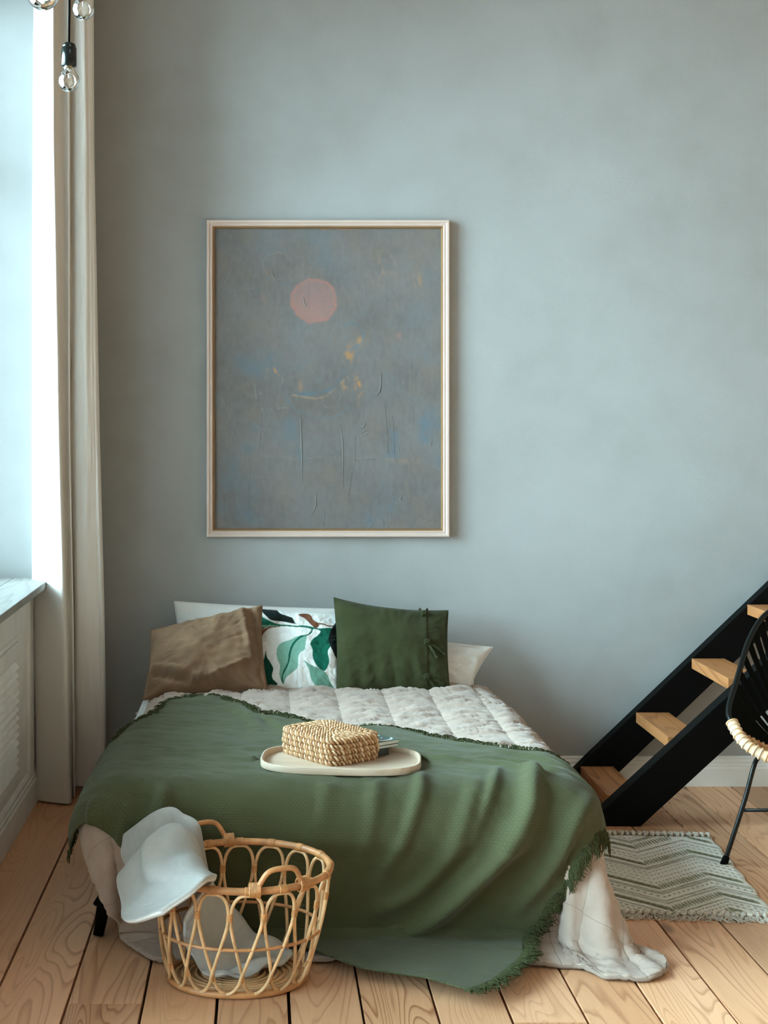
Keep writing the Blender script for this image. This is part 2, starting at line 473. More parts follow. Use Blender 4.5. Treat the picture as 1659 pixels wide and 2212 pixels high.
# windows and the added fill opening: frame members and panes, sills
for i, (y0, y1) in enumerate(WINDOWS):
    wz = WBOT[i]
    w = empty('window_%d' % (i + 1), (GX, (y0 + y1) / 2, wz)); tag(w, kind='structure')
    for a, b in ((y0, y0 + 0.06), (y1 - 0.06, y1), ((y0 + y1) / 2 - 0.04, (y0 + y1) / 2 + 0.04)):
        box('frame_stile', GX - 0.03, GX + 0.03, a, b, wz, WZ1, M['white_paint'], w, 0.004)
    for a, b in ((wz, wz + 0.06), (WZ1 - 0.06, WZ1), (2.52, 2.58)):
        box('frame_rail', GX - 0.028, GX + 0.028, y0 + 0.06, y1 - 0.06, a, b, M['white_paint'], w, 0.004)
    for a, b in ((y0 + 0.06, (y0 + y1) / 2 - 0.04), ((y0 + y1) / 2 + 0.04, y1 - 0.06)):
        for c, d in ((wz + 0.06, 2.52), (2.58, WZ1 - 0.06)):
            box('pane', GX - 0.002, GX + 0.002, a, b, c, d, M['glass_thin'], w)
    sl = empty('window_sill', (-1.0, (y0 + y1) / 2, wz)); sl.parent = w
    sl.matrix_parent_inverse = Matrix.Translation(-w.location)
    sx = [GX + 0.03, -1.135, -0.985, -0.835] if i == 0 else [GX + 0.03, -1.05, -0.835]
    for k in range(len(sx) - 1):
        last = k == len(sx) - 2
        v, f = box_vf(sx[k] + 0.0015, sx[k + 1] - (0 if last else 0.0015), y0 - (0.0), y1, wz - 0.028, wz, 0.003)
        me = mesh('board', v, f, M['sill_wood'], False)
        o = bpy.data.objects.new('board', me); COL.objects.link(o); o.parent = sl
        o.matrix_parent_inverse = Matrix.Translation(-sl.location) 

def profile_run(name, prof, p0, p1, inward, mat, parent=None):
    """moulding: prof = (out, z) extruded from p0 to p1 on the floor; inward = unit vector off the wall"""
    v = []; n = len(prof)
    for p in (p0, p1):
        for o, z in prof: v.append((p[0] + inward[0] * o, p[1] + inward[1] * o, z))
    f = [(i, i + 1, n + i + 1, n + i) for i in range(n - 1)] + [tuple(range(n)), tuple(range(2 * n - 1, n - 1, -1))]
    return make(name, v, f, mat, parent, smooth=False)
bp = [(0, 0), (0.020, 0), (0.020, 0.074), (0.017, 0.080), (0.017, 0.088), (0.0135, 0.092), (0.0135, 0.104), (0.009, 0.110), (0.009, 0.118), (0.004, 0.123), (0, 0.123)]
tag(profile_run('baseboard_back', bp, (WX, WALL_Y), (x1r, WALL_Y), (0, -1), M['white_paint']), kind='structure')
bl = [(0, 0), (0.022, 0), (0.022, 0.098), (0.017, 0.104), (0.017, 0.114), (0.012, 0.120), (0.012, 0.132), (0.005, 0.142), (0, 0.144)]
tag(profile_run('baseboard_left', bl, (WX, WINDOWS[1][1] + 0.02), (WX, WALL_Y - 0.02), (1, 0), M['white_paint']), kind='structure')
tag(profile_run('trim_1', [(0, 0.144), (0.012, 0.144), (0.012, 0.856), (0, 0.856)], (WX, 5.75), (WX, 5.86), (1, 0), M['white_paint']), kind='structure')

# louvred radiator grille in the left wall
gr = empty('radiator_grille', (WX, 4.9, 0.2))
tag(gr, 'white painted louvred radiator grille set below the window sill', 'vent')
gy0, gy1, gz0, gz1 = 4.42, 5.42, 0.235, 0.635
for nm, a, b, c, d in (('frame_rail', gy0 - 0.05, gy1 + 0.05, gz1, gz1 + 0.06), ('frame_rail', gy0 - 0.05, gy1 + 0.05, gz0 - 0.045, gz0),
                       ('frame_stile', gy1, gy1 + 0.05, gz0, gz1), ('frame_stile', gy0 - 0.05, gy0, gz0, gz1)):
    box(nm, WX, WX + 0.014, a, b, c, d, M['white_paint'], gr, 0.003)
box('outer_trim', WX, WX + 0.009, gy0 - 0.09, gy1 + 0.085, gz1 + 0.062, gz1 + 0.078, M['white_paint'], gr, 0.003)
box('outer_trim', WX, WX + 0.009, gy1 + 0.062, gy1 + 0.078, gz0 - 0.06, gz1 + 0.062, M['white_paint'], gr, 0.003)
n = 13
for k in range(n):
    z = gz0 + (k + 0.5) * (gz1 - gz0) / n
    v, f = prism_vf([(WX + 0.0005, z + 0.014), (WX + 0.003, z + 0.016), (WX + 0.024, z - 0.012), (WX + 0.021, z - 0.014)], gy0, gy1)
    make('slat', v, f, M['white_paint'], gr, smooth=False)

# ================================================================== BED
XLh, XRh, YF, ZT = -0.37, 0.83, 4.32, 0.445
def drape(u, v, off=0.0):
    """unfolded cloth coordinates (metres) -> point on the bed, its hanging sides and the floor"""
    u = np.asarray(u, float); v = np.asarray(v, float)
    xl = -0.345 - 0.055 * sm(5.9, 4.5, v); xr = 0.825 + 0.028 * sm(5.95, 5.3, v)
    qx = np.clip(u, xl, xr); qy = np.maximum(v, YF)
    dx, dy = u - qx, v - qy; d = np.hypot(dx, dy); dd = np.maximum(d, 1e-9)
    nx, ny = dx / dd, dy / dd
    th = np.arctan2(-ny, nx); fr = np.clip(-ny, 0, 1)
    crn = np.exp(-(np.abs(th - 0.82) / 0.34) ** 3) * (nx > 0) * (ny < 0)
    k = -0.24 * sm(0.97, 1.0, fr) + 0.12 * np.clip(nx, 0, 1) * (1 - fr)
    k = k * (1 - crn) + 0.42 * crn
    Ro, Rd, zt, L1 = 0.12 + off, 0.13 + off, ZT + off, 0.196
    a = np.clip(d / L1, 0, 1) * math.pi / 2
    out = Ro * np.sin(a); z = zt - Rd * (1 - np.cos(a))
    hh = ZT - 0.13 - 0.035
    s = np.maximum(d - L1, 0); Ls = hh * np.sqrt(1 + k * k); f = np.clip(s / Ls, 0, 1)
    out = out + k * hh * f; z = z - hh * f
    s2 = np.maximum(s - Ls, 0); t = np.clip(s2 / 0.07, 0, 1)
    out = out + np.maximum(s2 - 0.02 * t, 0); z = np.where(s2 > 0, off + 0.006 + 0.029 * (1 - t) ** 2, z)
    z = z + 0.012 * np.clip((v - 5.2) / 0.6, 0, 1) * (d < 1e-6)
    return np.stack([qx + nx * out, qy + ny * out, z], -1)

def coons(e0, e1, e2, e3, nu, nv):
    """e0: A->D (head), e1: D->C (right), e2: B->C (foot), e3: A->B (left); s along head, t towards foot"""
    T, Rr, B, L = polyline(e0, nu), polyline(e1, nv), polyline(e2, nu), polyline(e3, nv)
    s = np.linspace(0, 1, nu)[:, None, None]; t = np.linspace(0, 1, nv)[None, :, None]
    S = (1 - t) * T[:, None] + t * B[:, None] + (1 - s) * L[None] + s * Rr[None]
    return S - ((1 - s) * (1 - t) * T[0] + s * (1 - t) * T[-1] + (1 - s) * t * B[0] + s * t * B[-1])

def ridge(U, V, pts, width, height):
    p = polyline(pts, 60); d2 = np.full(U.shape, 1e9); tt = np.zeros(U.shape)
    for i, (a, b) in enumerate(p):
        q = (U - a) ** 2 + (V - b) ** 2; m = q < d2; d2 = np.where(m, q, d2); tt = np.where(m, i / 59, tt)
    return height * np.exp(-d2 / (width * width)) * np.sin(np.clip(tt * 0.9 + 0.05, 0, 1) * math.pi) ** 0.6

bed = empty('bed', (0.23, 5.2, 0)); tag(bed, 'low double bed with a slim black wooden frame and tapered legs under the bedding', 'bed')
for nm, a in (('side_rail', (-0.43, -0.40, 4.36, 6.08, 0.17, 0.235)), ('side_rail', (0.86, 0.89, 4.36, 6.08, 0.17, 0.235)),
              ('foot_rail', (-0.40, 0.86, 4.36, 4.39, 0.17, 0.235)), ('head_rail', (-0.40, 0.86, 6.05, 6.08, 0.17, 0.235))):
    box(nm, *a, M['black'], bed, 0.004)
for k in range(12):
    y = 4.46 + k * 0.137
    box('slat', -0.40, 0.86, y, y + 0.07, 0.215, 0.233, M['tray'], bed, 0.002)
def leg_vf(x, y, z1, r0, r1, dx=0, dy=0):
    return tube_vf([(x + dx, y + dy, 0), (x, y, z1)], [r0, r1], 16)
for (x, y) in ((-0.44, 4.40), (0.875, 4.40), (-0.415, 6.0), (0.875, 6.0)):
    sx = -1 if x < 0 else 1
    v, f = tube_vf([(x + sx * 0.035, y - 0.06 * (1 if y < 5 else 0), 0.0), (x, y, 0.20)], [0.016, 0.027], 16)
    make('leg', v, f, M['black'], bed)
    v, f = tube_vf([(x + sx * 0.045, y - 0.04 * (1 if y < 5 else 0), 0.085), (x - sx * 0.03, y + (0.10 if y < 5 else -0.1), 0.18)], 0.008, 8)
    make('brace', v, f, M['black'], bed)

v, f = box_vf(-0.463, 0.925, 4.24, 6.10, 0.236, ZT - 0.012, 0.05)
bm_ = mesh('mattress', v, f, M['sheet'], True); mat_o = link('mattress', bm_)
tag(mat_o, 'mattress in a pale white fitted sheet showing at the bed side below the brown cushion', 'mattress')
mat_o.data.uv_layers.new(name='UVMap')

# quilt ------------------------------------------------------------
q_head = [(-0.462, 5.86), (0.2, 5.87), (0.75, 5.90), (1.25, 5.92)]
q_right = [(1.25, 5.92), (1.40, 5.2), (1.40, 4.5), (1.38, 4.10), (1.34, 3.90)]
q_foot = [(-0.30, 3.66), (-0.05, 3.66), (0.2, 3.66), (0.5, 3.65), (0.72, 3.64), (0.83, 3.62), (1.00, 3.62), (1.13, 3.66), (1.24, 3.76), (1.34, 3.90)]
q_left = [(-0.462, 5.86), (-0.468, 5.4), (-0.49, 4.9), (-0.54, 4.5), (-0.575, 4.27), (-0.60, 4.16), (-0.575, 4.06), (-0.50, 3.925), (-0.40, 3.81), (-0.30, 3.66)]
UV = coons(q_head, q_right, q_foot, q_left, 230, 260)
U, V = UV[..., 0], UV[..., 1]
G = drape(U, V, 0.0)
Nn = normals(G); Nn *= np.sign(Nn[120, 60, 2])
cell = 0.18
pu, pv = np.abs(np.sin(math.pi * (U - 0.108) / cell)), np.abs(np.sin(math.pi * V / cell))
puff = 0.010 * pu ** 0.4 * (0.6 + 0.4 * pv ** 0.4) - 0.004
w1 = nz(U * 5 + V * 2.0, V * 16 - U * 3, 0.0, 3); w2 = nz(U * 11, V * 26 + U * 8, 4.0, 3)
ontop = (G[..., 2] > 0.3)
w3 = np.abs(nz(U * 4 + V * 1.5, V * 11 - U * 4, 9.0, 2))
w4 = np.abs(nz(U * 3.2 + V * 2.2, V * 15 - U * 6.5, 17.0, 2)); w5 = np.abs(nz(U * 5 - V * 2, V * 22 - U * 10, 23.0, 2))
puff = puff + 0.004 * w1 + 0.0025 * w2 * (0.4 + 0.6 * ontop) + pu ** 0.5 * (0.013 * np.exp(-(w4 / 0.09) ** 1.2) + 0.009 * np.exp(-(w5 / 0.08) ** 1.2) - 0.003 * np.exp(-(w3 / 0.07) ** 2))
# vertical folds on the hanging foot
puff = puff * (0.45 + 0.55 * sm(0.28, 0.40, G[..., 2]))
hang = np.clip((YF - V) / 0.15, 0, 1) * np.clip((V - 3.68) / 0.1, 0, 1)
puff = puff + 0.006 * hang * np.sin(U * 42 + 3 * nz(U * 2, V * 2)) * sm(0.55, 0.75, U)
puff = np.where(G[..., 2] < 0.03, np.maximum(puff, -0.001), puff)
puff = np.clip(puff, -0.008, 0.020)
G = G + Nn * puff[..., None]
v = G.reshape(-1, 3); uv = UV.reshape(-1, 2)
quilt = make('quilt', v, grid_faces(230, 260), M['quilt'], None, True, uv)
tag(quilt, 'beige stitched cotton quilt spread over the bed and trailing on the floor', 'quilt')
md = quilt.modifiers.new('thick', 'SOLIDIFY'); md.thickness = 0.010; md.offset = -1.0
hem = tube_vf(G[2:-2, -1] + np.array([0, 0, 0.002]), 0.0055, 6)
make('hem', hem[0], hem[1], M['quilt'], quilt)
hem = tube_vf(G[1, 120:-2], 0.005, 6)
make('hem', hem[0], hem[1], M['quilt'], quilt)

# throw ------------------------------------------------------------
OFF = 0.030
t_A = [(-0.228, 5.508), (-0.156, 5.492), (-0.052, 5.34), (-0.004, 5.225), (0.06, 5.212), (0.184, 5.032), (0.308, 4.972), (0.404, 4.985), (0.556, 4.848), (0.704, 4.712), (0.808, 4.655), (0.93, 4.60), (1.03, 4.48), (1.075, 4.30)]
t_D = [(1.075, 4.30), (0.99, 4.20), (0.925, 4.10), (0.88, 4.01), (0.83, 3.96), (0.79, 3.88), (0.745, 3.77), (0.715, 3.64), (0.605, 3.46), (0.536, 3.40)]
t_L = [(-0.228, 5.508), (-0.284, 5.476), (-0.34, 5.38), (-0.376, 5.188), (-0.432, 5.116), (-0.52, 5.00), (-0.60, 4.75), (-0.64, 4.5), (-0.66, 4.30)]
t_B = [(-0.66, 4.30), (-0.59, 4.24), (-0.512, 4.205), (-0.455, 4.164), (-0.424, 4.144), (-0.344, 4.096), (-0.284, 4.076), (-0.18, 4.02), (-0.05, 3.86), (0.06, 3.75), (0.152, 3.69), (0.26, 3.568), (0.356, 3.52), (0.448, 3.472), (0.536, 3.40)]
NU, NV = 250, 230
UV = coons(t_A, t_D, t_B, t_L, NU, NV)
U, V = UV[..., 0], UV[..., 1]
wr = 0.0075 * nz(U * 3.0 - V * 1.2, V * 6 + U * 2.0, 1.0, 3) + 0.0042 * nz(U * 9, V * 18 + U * 7, 2.0, 3)
for pts, wd, ht in (
    ([(0.80, 4.33), (0.76, 4.19), (0.676, 4.10), (0.576, 3.99), (0.49, 3.90), (0.40, 3.83)], 0.034, 0.040),
    ([(0.62, 4.26), (0.55, 4.12), (0.44, 3.98), (0.30, 3.90)], 0.030, 0.016),
    ([(0.96, 4.27), (0.88, 4.16), (0.82, 4.05), (0.74, 3.93)], 0.025, 0.018),
    ([(0.20, 4.36), (0.18, 4.2), (0.12, 4.05)], 0.035, 0.007), ([(0.34, 4.34), (0.32, 4.2), (0.25, 4.0)], 0.028, 0.008),
    ([(0.47, 4.34), (0.45, 4.22), (0.36, 4.06)], 0.022, 0.012),
    ([(0.70, 4.36), (0.66, 4.24), (0.60, 4.14)], 0.018, 0.010),
    ([(-0.38, 4.20), (-0.39, 4.10)], 0.02, 0.018), ([(-0.27, 4.25), (-0.30, 4.09)], 0.03, 0.022), ([(-0.47, 4.24), (-0.48, 4.17)], 0.018, 0.012),
    ([(-0.10, 5.35), (-0.03, 5.10), (0.00, 4.95)], 0.028, 0.013), ([(-0.02, 5.18), (0.06, 5.0), (0.12, 4.85)], 0.022, 0.012),
    ([(-0.3, 4.62), (0.0, 4.66), (0.2, 4.74)], 0.03, 0.006), ([(-0.1, 4.52), (0.12, 4.46)], 0.025, 0.006),
    ([(0.72, 4.62), (0.84, 4.52), (0.93, 4.40)], 0.022, 0.010), ([(0.64, 4.54), (0.80, 4.45), (0.90, 4.33)], 0.020, 0.011),
    ([(0.56, 4.48), (0.72, 4.40), (0.84, 4.26)], 0.020, 0.010), ([(0.46, 4.56), (0.60, 4.44)], 0.03, 0.010),
    ([(0.83, 4.60), (0.95, 4.46)], 0.016, 0.008), ([(0.88, 4.42), (0.98, 4.30)], 0.016, 0.009)):
    wr = wr + ridge(U, V, pts, wd * 0.85, ht * 1.5)
edge_s = np.minimum.reduce([np.arange(NU)[:, None] * np.ones(NV), (NU - 1 - np.arange(NU))[:, None] * np.ones(NV)])
G = drape(U, V, OFF)
tm = np.hypot((U - 0.243) / 0.27, (V - 4.455) / 0.19) < 1.0
wr = np.where(tm, np.minimum(wr, 0.0), wr)
wr = np.maximum(wr, -0.004)
bm_k = sm(0.36, 0.26, U) * sm(-0.34, -0.24, U) * sm(4.24, 4.14, V)   # lies flat behind the basket
wr = wr * (1 - 0.8 * bm_k) - 0.003 * bm_k
low = G[..., 2] < OFF + 0.02
wr = np.where(low, np.maximum(wr, 0.0) * 0.6, wr)
Nn = normals(G); Nn *= np.sign(Nn[120, 60, 2])
G = G + Nn * wr[..., None]
throw = make('throw_blanket', G.reshape(-1, 3), grid_faces(NU, NV), M['throw'], None, True, UV.reshape(-1, 2))
tag(throw, 'dark green woven throw with fringed edges draped diagonally across the bed', 'throw')
md = throw.modifiers.new('thick', 'SOLIDIFY'); md.thickness = 0.004; md.offset = -1.0
# fringe: strands that follow the same surface past the edge of the cloth
fr = MB()
def fringe(edge, outward, count, lmin, lmax, r=0.0011, lift=0.006, clump=3):
    e = polyline(edge, count); c = np.array([0.1, 4.6])
    tan = np.gradient(e, axis=0); tan /= np.linalg.norm(tan, axis=1, keepdims=True)
    nrm = np.stack([tan[:, 1], -tan[:, 0]], 1)
    sgn = np.sign(((e - c) * nrm).sum(1).mean()); nrm *= sgn
    for i in range(count):
        L = random.uniform(lmin, lmax); sk = random.gauss(0, 0.45); b2 = random.gauss(0, 0.5)
        for q in range(clump):
            L2 = L * random.uniform(0.75, 1.1); s2 = sk + random.gauss(0, 0.16)
            st = e[i] + tan[i] * random.uniform(-0.004, 0.004) - nrm[i] * 0.008
            pts = []
            for k in range(5):
                t = k / 4
                p = st + nrm[i] * L2 * t + tan[i] * L2 * (s2 * t + b2 * t * t * 0.6 + 0.12 * math.sin(7 * t + q))
                d3 = drape(p[0], p[1], OFF + 0.001 + lift * math.sin(t * 2.4) * random.uniform(0.3, 1.0))
                pts.append(d3)
            vv, ff = tube_vf(pts, [r * 1.3, r * 1.2, r * 1.1, r, r * 0.5], 4)
            fr.add(vv, ff)
fringe(t_D, 1, 230, 0.028, 0.060, 0.0015, 0.010, 4)
fringe(t_A, 1, 300, 0.010, 0.040, 0.0014, 0.012, 4)
fringe(t_L, 1, 200, 0.010, 0.040, 0.0014, 0.012, 4)
fringe(t_B[1:], 1, 200, 0.003, 0.009, 0.0010, 0.003, 2)
o = fr.out('fringe', M['fringe'], throw); o['kind'] = 'stuff'

# ------------------------------------------------------------------ pillows
def pillow(name, bl_, br_, tr_, tl_, thick, mat, label, cat, seed, n=60, bow=0.06, wrinkle=0.006, back=0.45, pw=0.5, top_dip=0.0, extra=None, ncol=None, wscale=1.0):
    c = [np.asarray(q, float) for q in (bl_, br_, tr_, tl_)]
    nrm = np.cross(c[1] - c[0], c[3] - c[0]); nrm /= np.linalg.norm(nrm)
    if nrm[1] > 0: nrm = -nrm
    w = (np.linalg.norm(c[1] - c[0]) + np.linalg.norm(c[2] - c[3])) / 2; h = (np.linalg.norm(c[3] - c[0]) + np.linalg.norm(c[2] - c[1])) / 2
    def S(u, v, side=1, disp=True):
        u = np.asarray(u, float); v = np.asarray(v, float)
        ue = u * (1 - bow * (1 - v * v) * np.abs(u) ** 3); ve = v * (1 - bow * (1 - u * u) * np.abs(v) ** 3)
        if top_dip: ve = ve - top_dip * np.clip(v, 0, 1) ** 3 * (1 - u * u) 
        a, b = (ue + 1) / 2, (ve + 1) / 2
        p = ((1 - a) * (1 - b))[..., None] * c[0] + (a * (1 - b))[..., None] * c[1] + (a * b)[..., None] * c[2] + ((1 - a) * b)[..., None] * c[3]
        T = thick * (np.clip(1 - u * u, 0, 1) * np.clip(1 - v * v, 0, 1)) ** pw
        if side < 0: T = T * back
        if disp and side > 0:
            edge = np.clip(1 - np.maximum(np.abs(u), np.abs(v)), 0, 1)
            m = sm(0, 0.12, edge)
            rad = np.arctan2(v, u)
            T = T + m * wrinkle * (nz(u * 2.2 * wscale + seed, v * 2.2 * wscale, seed, 3) + 0.5 * nz(rad * 5 + seed, np.hypot(u, v) * 1.2, 3.0, 3) * sm(0.9, 0.2, edge))
            if extra is not None: T = T + extra(u, v) * m
        return p + side * T[..., None] * nrm
    g = np.linspace(-1, 1, n); g = np.sin(g * math.pi / 2) * 0.5 + g * 0.5
    A, B = np.meshgrid(g, g, indexing='ij')
    Fv = S(A, B).reshape(-1, 3); Bv = S(A, B, -1).reshape(-1, 3)
    uv = np.stack([A * w / 2, B * h / 2], -1).reshape(-1, 2)
    faces = grid_faces(n, n) + [tuple(reversed(q)) for q in grid_faces(n, n, n * n)]
    me = mesh(name, np.vstack([Fv, Bv]), faces, mat, True, np.vstack([uv, uv]))
    bm = bmesh.new(); bm.from_mesh(me); bmesh.ops.remove_doubles(bm, verts=bm.verts, dist=1e-5); bm.to_mesh(me); bm.free()
    o = link(name, me); tag(o, label, cat)
    return o, S, (A, B)

def seam_of(S, o, mat, r=0.0025):
    t = np.linspace(-1, 1, 40)
    ring = np.vstack([S(t, -1 + 0 * t), S(1 + 0 * t[1:], t[1:]), S(-t[1:], 1 + 0 * t[1:]), S(-1 + 0 * t[1:-1], -t[1:-1])])
    v, f = tube_vf(ring, r, 6, True); make('piping', v, f, mat, o)

wp, S1, _ = pillow('pillow', P(385, 1490, 5.98), P(742, 1490, 5.98), P(742, 1316, 6.075), P(376, 1299, 6.075), 0.055, M['linen_white'],
    'long white linen pillow upright against the wall behind the brown cushion', 'pillow', 1.0, bow=0.03, wrinkle=0.010, back=0.3)
fp, S2, _ = pillow('pillow', P(840, 1497, 5.80), P(1031, 1497, 5.80), P(1024, 1470, 6.05), P(850, 1470, 6.05), 0.030, M['linen_white'],
    'flat pale pillow lying on the mattress, only its corner showing under the white one', 'pillow', 2.0, n=40, bow=0.03)
rp, S3, _ = pillow('pillow', P(800, 1490, 5.87), P(1015, 1486, 5.86), P(1065, 1398, 5.99), P(830, 1378, 6.03), 0.065, M['linen_white'],
    'white linen pillow leaning on the wall to the side of the green cushion', 'pillow', 3.0, bow=0.04, wrinkle=0.010, back=0.3)
for o_, S_ in ((wp, S1), (rp, S3)): seam_of(S_, o_, M['linen_white'], 0.002)

# leaf cushion: print is dyed into the cloth
LEAFW = lin((238, 240, 240)); 
leaf_polys = [   # (colour, outline) in print coordinates measured on the cushion face, 0..1659 square
    ((118, 75, 52), [(860, 328), (1020, 322), (1090, 410), (1160, 460), (1170, 500), (1140, 525), (1100, 520), (1050, 480), (960, 390)]),
    ((118, 75, 52), [(1160, 455), (1240, 462), (1320, 492), (1400, 488), (1400, 505), (1310, 510), (1230, 478), (1160, 480)]),
    ((128, 84, 58), [(200, 640), (260, 590), (400, 520), (560, 492), (600, 505), (440, 530), (360, 590), (290, 700), (250, 800), (225, 760)]),
    ((10, 104, 84), [(190, 270), (260, 285), (330, 365), (450, 430), (560, 470), (700, 482), (820, 495), (930, 490), (1060, 510), (1180, 535), (1360, 535), (1320, 700), (1340, 800), (1300, 880), (1320, 1040), (1250, 1170), (1150, 1110), (1080, 980), (1070, 850), (1040, 760), (1080, 690), (1150, 640), (1190, 575), (1090, 545), (1060, 600), (1000, 640), (900, 650), (930, 635), (1010, 615), (1050, 545), (900, 515), (830, 515), (720, 505), (560, 498), (440, 485), (200, 478)]),
    ((10, 60, 48), [(1360, 535), (1470, 450), (1480, 980), (1440, 980), (1340, 800), (1320, 700)]),
    ((8, 20, 18), [(1370, 520), (1475, 455), (1475, 940), (1430, 985), (1345, 800), (1310, 690)]),
    ((10, 26, 24), [(300, 255), (420, 255), (520, 250), (590, 310), (680, 345), (770, 380), (810, 450), (840, 470), (720, 450), (600, 430), (470, 415), (400, 370)]),
    ((130, 178, 160), [(190, 480), (400, 485), (560, 495), (400, 515), (220, 555)]),
    ((10, 30, 26), [(200, 560), (360, 520), (300, 560), (210, 600)]),
    ((128, 178, 160), [(985, 645), (920, 635), (820, 665), (740, 705), (620, 745), (555, 810), (535, 900), (550, 1000), (585, 1090), (575, 1220), (610, 1330), (640, 1358), (680, 1270), (780, 1185), (850, 1110), (860, 960), (890, 895), (955, 845), (970, 740)]),
    ((8, 92, 74), [(985, 645), (900, 640), (820, 700), (760, 780), (720, 900), (700, 1040), (640, 1160), (610, 1260), (610, 1320), (640, 1360), (630, 1250), (680, 1140), (725, 1030), (750, 900), (790, 790), (850, 715), (920, 665)]),
    ((6, 74, 58), [(372, 875), (350, 980), (320, 1050), (250, 1115), (230, 1400), (540, 1380), (480, 1290), (470, 1220), (485, 1130), (440, 1040), (390, 960)]),
    ((110, 158, 142), [(940, 1010), (1050, 1080), (1150, 1120), (1250, 1180), (1310, 1260), (1345, 1350), (1400, 1450), (1380, 1560), (1170, 1560), (1160, 1470), (1100, 1370), (1050, 1280), (1020, 1150), (980, 1070)]),
]
def inside(poly, x, y):
    r = np.zeros(x.shape, bool); n = len(poly); j = n - 1
    for i in range(n):
        xi, yi = poly[i]; xj, yj = poly[j]
        if yi != yj:
            c = ((yi > y) != (yj > y)) & (x < (xj - xi) * (y - yi) / (yj - yi) + xi); r ^= c
        j = i
    return r
M['leaf_print'] = vcol_mat('leaf_print_cotton', 0.85, 1.0, 0.1)
lc, S4, (A, B) = pillow('cushion', P(548, 1492, 5.78), P(738, 1502, 5.78), P(742, 1327, 5.98), P(540, 1313, 5.98), 0.060, M['leaf_print'],
    'white cushion with a green and brown leaf print, in the middle of the row', 'cushion', 4.0, n=230, bow=0.03, wrinkle=0.006, wscale=1.4)
vs = np.empty(len(lc.data.vertices) * 3); lc.data.vertices.foreach_get('co', vs); vs = vs.reshape(-1, 3)
qx = (CX + F * vs[:, 0] / vs[:, 1] - 520) * 6.9125; qy = (CY + F * (H - vs[:, 2]) / vs[:, 1] - 1280) * 6.9125
cols = np.tile(LEAFW, (len(vs), 1))
for cc, poly in leaf_polys:
    pp = np.asarray(poly, float); pp = cr(pp, len(pp) * 8, True)
    cols[inside(pp, qx, qy)] = lin(cc)
set_vcol(lc.data, cols)
seam_of(S4, lc, M['linen_white'], 0.002)

# brown velvet cushion
def brown_extra(u, v):
    f1 = 0.018 * np.exp(-((u * 0.6 + v + 0.78) / 0.10) ** 2) * sm(0.3, -0.6, u)
    f2 = -0.016 * np.exp(-((u * 0.6 + v + 0.98) / 0.09) ** 2) * sm(0.2, -0.6, u)
    f3 = 0.016 * np.exp(-((u - 0.74 + 0.12 * v) / 0.07) ** 2) * sm(-0.9, 0.5, v)
    f4 = -0.014 * np.exp(-((u - 0.90 + 0.10 * v) / 0.06) ** 2)
    f5 = 0.010 * np.exp(-((v + 0.62 - 0.5 * (u - 0.3)) / 0.06) ** 2) * sm(-0.2, 0.4, u) * sm(0.95, 0.6, u)
    return f1 + f2 + f3 + f4 + f5
bc, S5, _ = pillow('cushion', P(308, 1512, 5.66), P(578, 1490, 5.69), P(566, 1308, 5.88), P(326, 1362, 5.86), 0.085, M['velvet'],
    'brown velvet cushion slumped at the end of the cushion row nearest the curtain', 'cushion', 5.0, n=110, bow=0.05, wrinkle=0.013, wscale=0.8, extra=brown_extra, pw=0.45)
seam_of(S5, bc, M['velvet'], 0.003)

# green linen cushion with ties
def green_extra(u, v):
    return 0.004 * (u < 0.60) + 0.007 * np.sin(u * 20 + 3 * v) * sm(0.1, -0.9, v) * 0.5
gc, S6, _ = pillow('cushion', P(727, 1497, 5.755), P(972, 1495, 5.755), P(968, 1319, 5.95), P(721, 1291, 5.95), 0.058, M['linen_green'],
    'dark green linen cushion fastened with three knotted ties', 'cushion', 6.0, n=120, bow=0.035, wrinkle=0.007, wscale=0.9, extra=green_extra, top_dip=0.07)
seam_of(S6, gc, M['linen_green'], 0.002)
vv = np.linspace(-0.97, 0.97, 40)
v, f = tube_vf(S6(0.60 + 0 * vv, vv) + np.array([0, -0.001, 0]), 0.0022, 6); make('flap_edge', v, f, M['linen_green'], gc)
def ribbon_vf(pts, w, wdir, th=0.0015):
    pts = np.asarray(pts, float); wd = np.asarray(wdir, float); n = len(pts)
    v = []; f = []
    for p in pts:
        for sx, sy in ((-1, -1), (1, -1), (1, 1), (-1, 1)): v.append(p + wd * w / 2 * sx + np.array([0, -th, 0]) * sy)
    for i in range(n - 1):
        for k in range(4): f.append((i * 4 + k, i * 4 + (k + 1) % 4, i * 4 + 4 + (k + 1) % 4, i * 4 + 4 + k))
    f += [(0, 1, 2, 3), tuple(n * 4 - 4 + k for k in (3, 2, 1, 0))]
    return v, f
